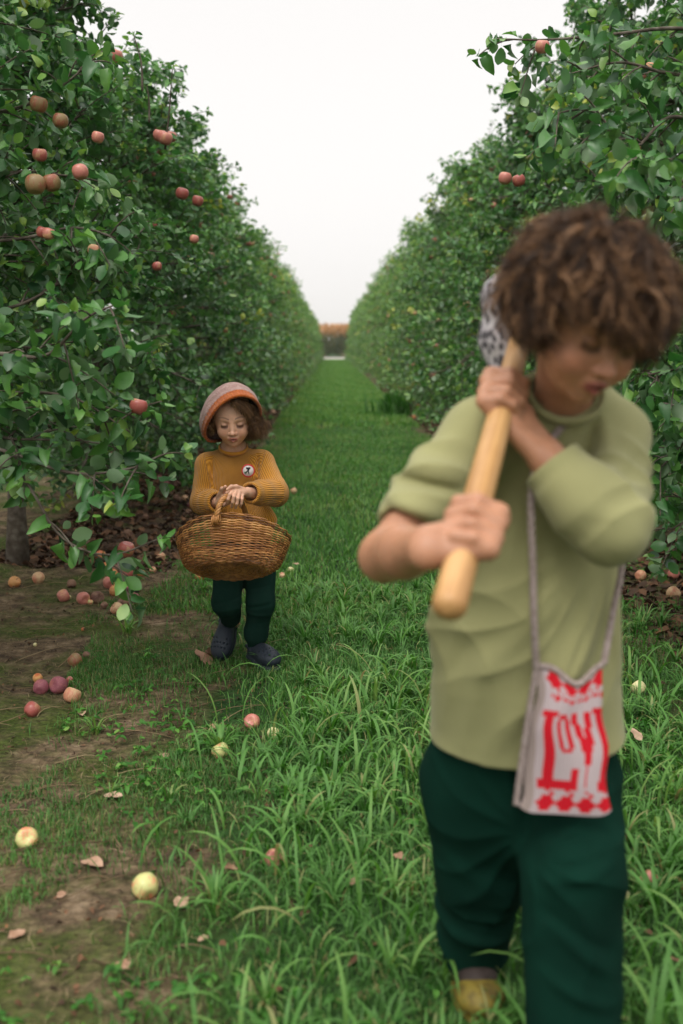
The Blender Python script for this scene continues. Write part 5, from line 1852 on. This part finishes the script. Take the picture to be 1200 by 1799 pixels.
m_w, nt, N, L, bs = new_mat('willow')
a = nd(nt, 'ShaderNodeAttribute', attribute_name='rnd')
tc = nd(nt, 'ShaderNodeTexCoord')
nz = nd(nt, 'ShaderNodeTexNoise', {'Vector': tc.outputs['Object'], 'Scale': 18, 'Detail': 4})
f = nd(nt, 'ShaderNodeMath', {0: a.outputs['Fac'], 1: nz.outputs['Fac']}, operation='ADD')
f = nd(nt, 'ShaderNodeMath', {0: f.outputs[0], 1: 0.5}, operation='MULTIPLY')
L.new(ramp(nt, f.outputs[0], [(0.2, (0.075, 0.026, 0.008)), (0.45, (0.24, 0.093, 0.025)), (0.62, (0.44, 0.20, 0.062)), (0.85, (0.60, 0.33, 0.12))]), bs.inputs['Base Color'])
bs.inputs['Roughness'].default_value = 0.42
bs.inputs['Specular IOR Level'].default_value = 0.45
rb = np.random.RandomState(8)
NST, NROW = 44, 34
TH = np.linspace(0, 2 * math.pi, 416, endpoint=False)
wm = MB()
for i in range(NROW):
    v = 0.035 + 0.94 * i / (NROW - 1)
    ph = math.pi * (i % 2)
    off = 0.0034 * np.cos(TH * NST / 2 + ph)
    V_ = v + 0.004 * np.sin(TH * 3 + i) + 0 * TH
    P = bpt(TH, V_, off)
    wm.tube(P, 0.0024 * (1 + 0.12 * np.sin(TH * 11 + i * 2)), 6, a=float(np.clip(rb.normal(0.5, 0.24), 0, 1)), closed=True, flat=0.8)
body_w = wm.build('woven_side', m_w, bk)
sm_ = MB()
for k in range(NST):
    an = 2 * math.pi * k / NST
    v = np.linspace(-0.02, 1.0, 14)
    sm_.tube(bpt(np.full(14, an), v), 0.0028, 6, a=float(rb.uniform(0.5, 1.0)))
sm_.build('stakes', m_w, bk)
# base
bm_ = MB()
for i in range(15):
    f_ = 1 - i / 15
    P = BC + (np.cos(TH) * 0.128 * f_)[:, None] * bX + (np.sin(TH) * 0.095 * f_)[:, None] * bY - bU * (0.138 + 0.004 * f_ * 0 - 0.003 * i / 15) + bU * (0.003 * np.cos(TH * 13 + math.pi * (i % 2)))[:, None]
    bm_.tube(P[::2], 0.0042, 5, a=float(rb.uniform(0.2, 0.6)), closed=True)
for k in range(26):
    an = 2 * math.pi * k / 26
    e = BC + math.cos(an) * 0.132 * bX + math.sin(an) * 0.098 * bY - bU * 0.139
    bm_.tube(np.linspace(BC - bU * 0.137, e, 4), 0.0026, 5, a=0.5)
bm_.build('base', m_w, bk)
# twisted rim
rmb = MB()
cR = bpt(TH, np.zeros_like(TH) - 0.03)
T_ = norm_rows(np.roll(cR, -1, 0) - np.roll(cR, 1, 0))
o1 = norm_rows(cR - BC); o1 = norm_rows(o1 - T_ * (o1 * T_).sum(1)[:, None]); o2 = np.cross(T_, o1)
for k in range(4):
    ph = TH * 26 + k * math.pi / 2
    rmb.tube(cR + (o1 * np.cos(ph)[:, None] + o2 * np.sin(ph)[:, None]) * 0.0064, 0.0052, 6, a=(0.45, 0.7, 0.85, 0.6)[k], closed=True)
rmb.build('rim', m_w, bk)
# twisted handle
hm = MB()
hp_ = spline([at(379, 915, 3.265), at(382, 900, 3.262), at(387, 884, 3.275), at(397, 873, 3.305), at(410, 872, 3.36), at(422, 881, 3.43), at(431, 900, 3.50), at(436, 925, 3.53)], 160)
T_ = norm_rows(np.gradient(hp_, axis=0))
a_ = norm_rows(np.cross(T_, (0.2, 1, 0.3))); b_ = np.cross(T_, a_)
for k in range(5):
    ph = np.arange(160) * 0.16 + k * 2 * math.pi / 5
    hm.tube(hp_ + (a_ * np.cos(ph)[:, None] + b_ * np.sin(ph)[:, None]) * 0.0058, 0.0041, 6, a=(0.6, 0.8, 0.5, 0.9, 0.7)[k])
# lashing where the handle meets the rim
for q in (hp_[4], hp_[-6]):
    for k in range(5):
        t = np.linspace(0, 2 * math.pi, 20, endpoint=False)
        c0 = q + (k - 2) * 0.006 * (bX if k % 2 else norm(bX + bU * 0.5))
        hm.tube(c0 + np.cos(t)[:, None] * bU * 0.014 + np.sin(t)[:, None] * norm(np.cross(bU, bX)) * 0.013, 0.0030, 5, a=0.75, closed=True)
hm.build('handle', m_w, bk)

# ================================================================== CORN behind the road
M_corn = foliage_mat('corn_leaves', [(0.0, (0.04, 0.08, 0.03)), (0.45, (0.07, 0.11, 0.04)), (0.6, (0.26, 0.15, 0.06)), (1.0, (0.56, 0.32, 0.15))], (0.36, 0.21, 0.10), rough=0.7, spec=0.2, transl=0.2, scale=0.5, back_mix=0.2)
rc = np.random.RandomState(3)
n = 16000
x = rc.uniform(-9, 9, n); y = 103 + rc.rand(n) ** 1.5 * 7
z = rc.uniform(0.1, 3.0, n)
root = np.stack([x, y, z], 1)
L_ = rc.uniform(0.4, 0.8, n)
V, Q, A = blades(n, root, L_, rc.uniform(0.05, 0.10, n), rc.uniform(0.4, 2.0, n), 3, np.clip(np.interp(z, [0, 1.7, 2.3, 3.0], [0.1, 0.3, 0.8, 0.95]) + rc.normal(0, 0.08, n), 0, 1), 5)
tag(link('cornfield', np_mesh('cornfield', V, Q, attrs={'rnd': A}), M_corn), 'ripe corn with golden orange tops beyond the pale track', 'cornfield', kind='stuff')

# ================================================================== branches that reach out of the nearest trees
def branch_px(mb, L_, pts, r0, r, leaf=0.078, nt=9, tl=(0.10, 0.2), sp=0.018, tw_up=0.0, single=True):
    P = spline([at(*p) for p in pts], 24)
    mb.tube(P, np.linspace(r0, 0.0022, 24), 7)
    if single: dress(P[10:], r, 0.030, leaf, L_, droop=0.5, yellow=0.0)
    for k in range(nt):
        i = int(3 + 20 * (k + r.rand() * 0.6) / nt)
        i = min(i, 23)
        d = norm(norm(P[-1] - P[0]) * r.uniform(0.3, 1.0) + norm(r.normal(size=3)) * 0.9 + np.array((0, -0.15, tw_up)))
        ll = r.uniform(*tl)
        u = np.linspace(0, 1, 5)
        tw = P[i] + d * (u * ll)[:, None]
        tw[:, 2] -= 0.04 * u ** 2
        mb.tube(tw, np.linspace(0.0034, 0.0016, 5), 5, caps=False)
        dress(tw, r, sp, leaf, L_, droop=0.5, yellow=0.0)


def world_child(name, me, mat, root):
    """mesh in world coordinates under a turned, scaled root"""
    me.materials.append(mat)
    o = bpy.data.objects.new(name, me)
    C.objects.link(o)
    o.parent = root
    M = Matrix.LocRotScale(root.location, root.rotation_euler, root.scale)
    o.matrix_parent_inverse = M.inverted()
    return o


rbn = np.random.RandomState(42)
mb, LL = MB(), []
for pts, r0, nt in (
        ([(-100, 760, 3.1), (30, 830, 2.95), (105, 940, 2.85), (190, 975, 2.8), (285, 945, 2.75)], 0.006, 4),
        ([(-140, 760, 3.1), (0, 790, 2.95), (120, 830, 2.9), (220, 825, 2.85), (285, 800, 2.9)], 0.007, 9),
        ([(-150, 640, 3.0), (-10, 622, 2.8), (80, 625, 2.75), (150, 560, 2.7), (215, 530, 2.7)], 0.008, 9),
        ([(-100, 700, 3.1), (30, 690, 3.0), (130, 700, 2.95), (230, 760, 2.95)], 0.007, 10),
        ([(-100, 560, 3.2), (20, 540, 3.1), (100, 500, 3.05), (170, 440, 3.0)], 0.007, 10),
        ([(-100, 330, 3.3), (10, 305, 3.2), (90, 304, 3.15), (170, 330, 3.15)], 0.008, 10),
        ([(-60, 200, 3.4), (30, 190, 3.3), (110, 150, 3.25), (180, 90, 3.2)], 0.007, 9),
        ([(-120, 430, 3.2), (30, 420, 3.1), (130, 400, 3.05), (215, 420, 3.1)], 0.007, 10)):
    mb = MB()
    branch_px(mb, LL, pts, r0, rbn, nt=nt, leaf=0.062)
    world_child('branch', mb.mesh('branch'), M_bark, TREE0)
world_child('foliage', crown_mesh(LL, 'hi'), M_leaf, TREE0)
mb, LL = MB(), []
for pts, r0, nt in (
        ([(1290, 60, 3.6), (1180, 50, 3.5), (1080, 60, 3.4), (960, 70, 3.35), (870, 68, 3.3)], 0.008, 9),
        ([(1280, 240, 3.2), (1180, 205, 3.1), (1110, 260, 3.0), (1040, 195, 3.0), (950, 205, 3.0)], 0.007, 9),
        ([(1320, 330, 2.9), (1210, 320, 2.8), (1150, 300, 2.7), (1110, 270, 2.65)], 0.006, 7),
        ([(1300, 140, 3.3), (1180, 130, 3.2), (1090, 110, 3.1), (1000, 130, 3.1)], 0.007, 9),
        ([(1320, 650, 3.3), (1240, 640, 3.2), (1180, 650, 3.1), (1130, 660, 3.05)], 0.006, 9),
        ([(1320, 780, 3.4), (1250, 790, 3.3), (1190, 800, 3.25), (1150, 830, 3.2)], 0.006, 9),
        ([(1320, 880, 3.5), (1260, 880, 3.4), (1200, 890, 3.35)], 0.006, 7)):
    mb = MB()
    branch_px(mb, LL, pts, r0, rbn, nt=nt, leaf=0.064)
    world_child('branch', mb.mesh('branch'), M_bark, TREER)
world_child('foliage', crown_mesh(LL, 'hi'), M_leaf, TREER)


# whippy upright shoots above the left row
for root_, pts in ((TREE1, [(290, 262, 4.8), (297, 200, 4.8), (303, 120, 4.78)]), (TREE1, [(250, 160, 4.5), (248, 110, 4.5), (235, 62, 4.5)]), (TREE1, [(262, 215, 4.9), (262, 180, 4.9), (258, 150, 4.9)])):
    mb, LL = MB(), []
    P = spline([at(*p) for p in pts], 12)
    mb.tube(P, np.linspace(0.006, 0.002, 12), 5)
    dress(P, rbn, 0.034, 0.052, LL, yellow=0.0, droop=0.1)
    world_child('branch', mb.mesh('branch'), M_bark, root_)
    world_child('foliage', crown_mesh(LL, 'hi'), M_leaf, root_)


def apple_on(root, px, py, Y, mat, s=1.0):
    p = Vector(at(px, py, Y))
    o = bpy.data.objects.new('apple', apple_data(mat, 'abc'[int(px) % 3]))
    C.objects.link(o)
    o.parent = root
    M = Matrix.LocRotScale(root.location, root.rotation_euler, root.scale)
    o.matrix_parent_inverse = M.inverted()
    o.location = p
    o.rotation_euler = (0.2 * math.sin(px), 0.3 * math.cos(py), px)
    o.scale = (s, s, s)


for px, py, Y, mt, s in ((68, 183, 3.15, A_russet, 0.85), (62, 324, 3.0, A_russet, 0.95), (91, 321, 3.03, A_russet, 0.85), (141, 302, 3.0, A_pink, 0.75), (70, 272, 3.1, A_red, 0.7),
                         (106, 212, 3.15, A_russet, 0.75), (86, 411, 3.0, A_pink, 0.6), (75, 408, 3.02, A_red, 0.6), (243, 714, 2.95, A_red, 0.85), (172, 241, 3.1, A_pink, 0.6),
                         (165, 440, 3.0, A_tan, 0.6), (222, 965, 2.9, A_red, 0.8)):
    apple_on(TREE0, px, py, Y, mt, s)
for px, py, Y, mt, s in ((203, 98, 4.3, A_pink, 0.95), (281, 238, 4.8, A_pink, 1.0), (291, 243, 4.78, A_pink, 1.05), (300, 240, 4.85, A_pink, 0.9), (320, 340, 4.9, A_red, 1.0), (347, 353, 5.0, A_red, 0.9),
                         (341, 420, 4.8, A_pink, 0.7), (276, 468, 4.6, A_red, 0.7)):
    apple_on(TREE1, px, py, Y, mt, s)
for px, py, Y, mt, s in ((953, 82, 3.25, A_pink, 0.72), (887, 313, 3.9, A_pink, 0.8), (911, 317, 3.9, A_red, 0.8), (1142, 118, 3.3, A_tan, 0.5)):
    apple_on(TREER, px, py, Y, mt, s)

# ================================================================== FALLEN APPLES
_fa = []


def fallen(px, py, diam_px, mt, label, tilt=(0.4, 0.3), group=None, stem=True, sink=0.12, z0=0.0):
    c = on_ground(px, py + diam_px * 0.38)
    c[2] = float(gh(c[0], c[1]))
    z = (c - np.array((0, 0, CAM_H))) @ _f
    s = diam_px * z / FPX / 0.0615
    if group:
        s = min(s, 1.25)
    name = 'fallen_apple'
    k = 'abc'[(int(px) * 7 + int(py)) % 3]
    o = bpy.data.objects.new(name, apple_data(mt, k))
    C.objects.link(o)
    o.location = (c[0], c[1], c[2] + 0.031 * s * (1 - sink) * 0.88 + z0)
    o.rotation_euler = (tilt[0], tilt[1], (px * 1.7) % 6.28)
    o.scale = (s, s, s)
    tag(o, label, 'apple', group)
    if stem:
        q = bpy.data.objects.new('stem', STEM)
        C.objects.link(q)
        q.parent = o
    _fa.append(o)
    return o


G1 = 'apples fallen under the left trees'
F = fallen
F(257, 1563, 46, A_green, 'large yellow green apple with pink blush lying on the sparse grass', (1.2, 0.2), stem=False)
F(48, 1476, 39, A_green, 'yellow and red apple on the bare soil at the left edge, lowest there', (0.9, 0.5), stem=False)
F(387, 1315, 30, A_green, 'small striped green red apple in short grass, below the child\'s shoes', (0.5, -0.4))
F(443, 1263, 28, A_pink, 'salmon pink apple in the grass below the child\'s blue clogs', (1.0, 0.4), stem=False)
F(480, 1282, 22, A_yellow, 'pale yellow apple half hidden in grass beside a salmon pink one', (0.5, 0.4), stem=False, sink=0.5)
F(480, 1507, 34, A_pink, 'pink apple half buried in thick grass at the middle of the alley', (0.6, 0.7), stem=False, sink=0.6)
F(57, 1237, 28, A_red, 'bright red apple with its stalk end up, alone on brown soil', (0.9, -0.3))
F(127, 1208, 30, A_tan, 'pale peach apple at the front of a cluster of purple red ones', (0.6, 0.1))
F(72, 1195, 27, A_plum, 'dusky purple red apple, left one of the cluster on soil', (1.3, 0.3), stem=False)
F(103, 1191, 31, A_plum, 'largest dusky purple red apple, in the middle of the cluster on soil', (1.2, 0.4), stem=False)
F(122, 1186, 12, A_red, 'tiny red apple behind the pale peach one in the cluster', stem=False)
F(66, 1178, 17, A_orange, 'broken orange apple piece behind the dusky cluster', stem=False, sink=0.3)
F(132, 1151, 25, A_russet, 'olive and red apple with its hollow stalk end facing up', (0.8, -0.3))
F(152, 1145, 14, A_rot, 'small brown rotten apple touching the olive and red one', stem=False)
F(26, 1031, 21, A_orange, 'orange red apple alone on dark soil under the left tree\'s trunk', (0.5, 0.6))
F(206, 1072, 23, A_tan, 'tan split apple at the near end of the line of windfalls', (0.8, 0.3))
F(184, 1069, 13, A_rot, 'small brown apple just left of the tan split one', stem=False)
F(217, 1062, 20, A_rot, 'brown apple right behind the tan split windfall', stem=False)
F(234, 1052, 22, A_plum, 'reddish brown soft apple next to the blackened one', stem=False, sink=0.3)
F(241, 1036, 14, A_black, 'blackened rotten apple in the line of windfalls', stem=False)
F(225, 1035, 16, A_plum, 'rosy apple just left of the blackened one', stem=False)
F(223, 1015, 23, A_red, 'bright red apple under the hanging leaf tips, line of windfalls', stem=False)
F(269, 1006, 12, A_tan, 'small pale apple beside orange rotten pieces in the windfalls', stem=False)
F(283, 985, 17, A_tan, 'peach coloured apple at the far end of the line of windfalls', stem=False)
F(248, 1010, 14, A_orange, 'orange rotten apple among leaf litter in the line of windfalls', stem=False, sink=0.4)
F(159, 1064, 10, A_green, 'small green apple on dark soil left of the windfall line', stem=False)
F(121, 1053, 9, A_yellow, 'tiny yellow apple on dark soil under the left tree', stem=False)
F(146, 1104, 7, A_orange, 'tiny orange fruit on dark soil behind the olive and red apple', stem=False)
F(62, 1133, 7, A_yellow, 'tiny pale yellow fruit on dark soil at the left', stem=False)
F(352, 1014, 19, A_orange, 'orange red apple under the left end of the basket', stem=False)
F(511, 1000, 11, A_yellow, 'pale yellow apple in the grass right of the basket', stem=False)
F(495, 1011, 12, A_tan, 'peach apple in the grass beside the basket\'s lower right end', stem=False)
F(516, 864, 12, A_tan, 'peach apple in the grass right of the child\'s elbow', stem=False)
F(335, 884, 13, A_plum, 'dull red apple beside the child\'s elbow near the left trees', stem=False)
F(325, 872, 11, A_tan, 'pale apple behind the dull red one near the left trees', stem=False)
F(1121, 1211, 27, A_yellow, 'pale yellow apple in the grass right of the olive shirt hem', (0.4, 0.8), stem=False, sink=0.3)
F(1140, 1542, 32, A_pink, 'pink apple in the grass at the right edge beside dark trousers', (0.7, 0.5))
F(1088, 1572, 36, A_yellow, 'yellow green apple against the right leg of the dark trousers', (0.5, 0.9), stem=False)
F(1183, 1009, 20, A_pink, 'pink apple on the ground behind the boy\'s elbow', stem=False)
F(722, 1408, 16, A_red, 'small red apple in grass left of the dark green trousers', stem=False, sink=0.5)
F(585, 1057, 9, A_orange, 'small orange apple deep in grass at the middle of the alley', stem=False, sink=0.3)
ra = np.random.RandomState(4)
for k in range(88):
    y = 4.3 + 18 * ra.rand() ** 1.5
    side = ra.rand() < 0.62
    x = (-0.98 - abs(ra.normal(0, 0.14 if y < 8 else 0.28))) if side else (1.32 + abs(ra.normal(0, 0.25)))
    s = ra.uniform(0.7, 1.05)
    mt = [A_tan, A_pink, A_rot, A_plum, A_orange, A_rot][ra.randint(6)]
    o = bpy.data.objects.new('fallen_apple', apple_data(mt, 'abc'[ra.randint(3)]))
    C.objects.link(o)
    o.location = (x, y, float(gh(x, y)) + 0.024 * s)
    o.rotation_euler = tuple(ra.rand(3) * 3)
    o.scale = (s, s, s)
    tag(o, 'small windfall apple on the litter under the %s trees, far along the row' % ('left' if side else 'right'), 'apple', 'windfall apples far along the %s row' % ('left' if side else 'right'))

# ================================================================== DRY LEAVES AND LITTER
M_dry = noise_mat('dry_leaf', [(0.2, (0.13, 0.065, 0.035)), (0.45, (0.28, 0.16, 0.10)), (0.7, (0.45, 0.30, 0.21)), (0.9, (0.55, 0.38, 0.28))], 20, 0.8, 0.3, 0.001, attr='rnd')


def dry_leaf(seed, Lf=0.075):
    r = np.random.RandomState(seed)
    rows = np.linspace(0, 1, 9)
    W = 0.34 * np.sin(np.pi * rows ** 0.85) ** 0.8
    V, Q = [], []
    cu, cv = r.uniform(-0.5, 0.5), r.uniform(0.2, 0.7)
    for i, (t, w) in enumerate(zip(rows, W)):
        for j in range(5):
            s = (j - 2) / 2
            ww = (w + 0.004) * (1 + 0.12 * r.normal())
            V.append((s * ww, t - 0.5, 0.12 + cv * (s * ww) ** 2 * 2 + cu * (t - 0.5) ** 2 * 0.6 + 0.02 * r.normal()))
    for i in range(8):
        for j in range(4):
            a = i * 5 + j
            Q.append((a, a + 1, a + 6, a + 5))
    V = np.array(V) * Lf
    V2 = V - (0, 0, 0.0007)
    n = len(V)
    return np.vstack([V, V2]), np.vstack([np.array(Q), np.array(Q)[:, ::-1] + n])


DL = [dry_leaf(s) for s in range(5)]


def fallen_leaf(px, py, w_px, label, k, rot, tone, group=None, tilt=(0, 0)):
    c = on_ground(px, py)
    c[2] = float(gh(c[0], c[1]))
    V, Q = DL[k % 5]
    me = np_mesh('dry_leaf', V, Q, attrs={'rnd': np.full(len(V), tone)})
    me.materials.append(M_dry)
    o = bpy.data.objects.new('dry_leaf', me)
    C.objects.link(o)
    z = (c - np.array((0, 0, CAM_H))) @ _f
    s = w_px * z / FPX / 0.075
    o.location = (c[0], c[1], c[2] + (0.028 if c[0] > -0.25 else 0.004))
    o.rotation_euler = (tilt[0], tilt[1], rot)
    o.scale = (s, s, s)
    return tag(o, label, 'dry leaf', group)


FL = fallen_leaf
FL(200, 1403, 36, 'pale beige curled leaf on the patchy ground left of the tall grass', 0, 1.4, 1.0)
FL(162, 1528, 46, 'long dull brown leaf on the ground above the big yellow green apple', 1, 1.2, 0.6)
FL(1114, 1308, 34, 'pinkish beige leaf standing in the grass right of the knitted bag', 2, 0.5, 1.0, tilt=(0.5, 0.2))
FL(405, 1557, 30, 'orange brown leaf at the edge of the tall foreground grass', 3, 2.0, 0.35, tilt=(0.3, 0))
FL(318, 1602, 40, 'tattered tan leaf right of the big yellow green apple', 4, 0.4, 0.75)
FL(357, 1665, 22, 'tan leaf below the tattered one, near the long grass blades', 0, 2.2, 0.8)
FL(374, 1280, 34, 'brown leaf left of the salmon pink apple', 1, 1.7, 0.5)
FL(288, 1326, 24, 'small beige leaf between the striped apple and bare soil', 2, 0.7, 0.8)
FL(215, 1715, 36, 'brown leaf flat on the soil near the bottom of the picture', 3, 1.0, 0.45)
FL(30, 1655, 34, 'dull brown leaf on bare soil at the left edge', 4, 2.4, 0.5)
FL(355, 1158, 54, 'large curled brown leaf clump before the child\'s raised clog', 0, 0.9, 0.4, tilt=(0.5, 0.3))
FL(368, 1150, 40, 'dark curled leaf lying on the brown clump by the child\'s clog', 3, 2.2, 0.15, tilt=(0.7, -0.4))
FL(108, 1582, 26, 'small brown leaf below the yellow and red apple', 2, 0.2, 0.5)
FL(143, 1248, 22, 'tan leaf on soil right of the bright red apple', 1, 0.4, 0.8)
FL(700, 1535, 30, 'rusty leaf in grass left of the boy\'s back leg', 3, 0.9, 0.4)
FL(520, 1000, 14, 'yellowish leaf in grass right of the basket', 2, 0.9, 0.8)
FL(1190, 1722, 40, 'dark rusty leaf in the grass at the lower right edge', 4, 1.9, 0.2, tilt=(0.4, 0.3))
FL(620, 1580, 26, 'brown leaf sunk in the thick grass left of the boy', 0, 2.9, 0.5)
# countless bits of leaf and straw on the soil
rl = np.random.RandomState(12)


def litter(n, xr, yr, size, seed, orange=0.3, name='leaf_litter', label='brown and orange leaf litter along the soil under the trees', dens=None, power=1.0):
    r = np.random.RandomState(seed)
    x = r.uniform(*xr, n); y = yr[0] + (yr[1] - yr[0]) * r.rand(n) ** power
    k = (x > -0.36 * y - 0.3) & (x < 0.38 * y + 0.3)
    if dens is not None: k &= r.rand(n) < dens(x, y)
    x, y = x[k], y[k]
    n = len(x)
    P = np.stack([x, y, gh(x, y) + 0.004 + 0.008 * r.rand(n)], 1)
    az = r.rand(n) * 6.28
    D = np.stack([np.cos(az), np.sin(az), r.normal(0, 0.22, n)], 1)
    Nn = np.stack([r.normal(0, 0.4, n), r.normal(0, 0.4, n), np.ones(n)], 1)
    S = r.uniform(*size, n)
    return bake_leaves(P, D, Nn, S, r.rand(n) * 0.9, 'mid')


M_lit = noise_mat('leaf_litter', [(0.15, (0.022, 0.013, 0.008)), (0.45, (0.060, 0.034, 0.019)), (0.68, (0.15, 0.075, 0.038)), (0.90, (0.34, 0.15, 0.06))], 16, 0.85, 0, attr='rnd')
pl_ = [litter(5200, (-2.2, -0.25), (1.3, 5.5), (0.005, 0.016), 1, dens=lambda x, y: 0.35 + 0.65 * (fbm(x, y, 5, 31) > 0)),
       litter(500, (-0.3, 1.6), (1.3, 5.5), (0.012, 0.03), 2),
       litter(9000, (-1.75, -0.85), (5.0, 30), (0.03, 0.075), 3, power=1.6),
       litter(9000, (1.28, 2.2), (3.2, 30), (0.03, 0.075), 4, power=1.6)]
V, Q, T, A = [], [], [], []
o_ = 0
for v, q, t, a in pl_:
    V.append(v); Q.append(q + o_); T.append(t + o_); A.append(a); o_ += len(v)
tag(link('leaf_litter', np_mesh('leaf_litter', np.vstack(V), np.vstack(Q), np.vstack(T), {'rnd': np.concatenate(A)}), M_lit), 'brown and orange leaf litter on the soil under both rows', 'leaf litter', kind='stuff')
# clover and other low leaves in the patchy turf
rcv = np.random.RandomState(91)
nC = 5200
x = rcv.uniform(-1.1, 2.0, nC); y = 1.3 + 4.0 * rcv.rand(nC)
kk = (rcv.rand(nC) < np.clip(0.9 * (fbm(x, y, 4.5, 51) > 0.1) * (x > -0.8 + 0.2 * fbm(x, y, 3, 52)), 0, 1)) & (x > -0.36 * y - 0.2)
x, y = x[kk], y[kk]
x, y = np.repeat(x, 3), np.repeat(y, 3)
n = len(x)
az = np.tile(np.array((0, 2.09, 4.19)), n // 3) + np.repeat(rcv.rand(n // 3) * 6.28, 3)
P = np.stack([x, y, gh(x, y) + np.repeat(rcv.uniform(0.006, 0.030, n // 3), 3)], 1)
D = np.stack([np.cos(az), np.sin(az), rcv.normal(0.15, 0.15, n)], 1)
Nn = np.stack([rcv.normal(0, 0.3, n), rcv.normal(0, 0.3, n), np.ones(n)], 1)
v, q, t, a = bake_leaves(P, D, Nn, np.repeat(rcv.uniform(0.010, 0.024, n // 3), 3), np.clip(rcv.normal(0.5, 0.15, n), 0, 0.85), 'mid')
tag(link('clover', np_mesh('clover', v, q, t, {'rnd': a}), M_grass), 'low clover leaves spread through the patchy turf', 'clover', kind='stuff')
# thin fallen twigs
tw_ = MB()
for k in range(150):
    x0, y0 = rl.uniform(-1.9, -0.3), rl.uniform(1.6, 4.8)
    if x0 < -0.38 * y0 - 0.3: continue
    az = rl.normal(0.35, 0.6); ll = rl.uniform(0.05, 0.26)
    t = np.linspace(0, 1, 6)
    xx = x0 + math.cos(az) * ll * t + 0.01 * np.sin(t * 4 + k); yy = y0 + math.sin(az) * ll * t
    tw_.tube(np.stack([xx, yy, gh(xx, yy) + 0.004 + 0.012 * np.sin(t * 3)], 1), np.linspace(0.0017, 0.0008, 6), 5, a=rl.rand())
tag(tw_.build('twigs', M_thatch), 'thin dry twigs scattered over the soil under the left trees', 'twigs', kind='stuff')
# tuft of dark weed against the right row
n = 420
az = rl.rand(n) * 6.28; rr_ = np.abs(rl.normal(0, 0.17, n))
c_ = on_ground(694, 728)
root = np.stack([c_[0] + np.cos(az) * rr_, c_[1] + np.sin(az) * rr_ * 1.3, np.zeros(n)], 1)
V, Q, A = blades(n, root, rl.uniform(0.22, 0.48, n), rl.uniform(0.020, 0.045, n), rl.uniform(0.3, 1.7, n), 4, np.clip(rl.normal(0.45, 0.1, n), 0, 0.8), 6)
tag(link('weed_clump', np_mesh('weed_clump', V, Q, attrs={'rnd': A}), M_grass), 'clump of tall dark green weeds at the foot of the right row', 'weed')

# ================================================================== the damp air between the rows
hz = MB()
x0, x1, y0, y1, z0, z1 = -701, 701, -61, 1201, -1.0, 6.5
hz.add([(x, y, z) for z in (z0, z1) for y in (y0, y1) for x in (x0, x1)],
       [(0, 2, 3, 1), (4, 5, 7, 6), (0, 1, 5, 4), (2, 6, 7, 3), (0, 4, 6, 2), (1, 3, 7, 5)])
M_hz = bpy.data.materials.new('haze')
M_hz.use_nodes = True
M_hz.node_tree.nodes.clear()
pv = nd(M_hz.node_tree, 'ShaderNodeVolumePrincipled', {'Color': (0.92, 0.94, 0.93, 1), 'Density': 0.0005, 'Anisotropy': 0.2})
mo = M_hz.node_tree.nodes.new('ShaderNodeOutputMaterial')
M_hz.node_tree.links.new(pv.outputs[0], mo.inputs['Volume'])
scene.cycles.volume_bounces = 1
tag(hz.build('haze', M_hz, smooth=False), kind='stuff')
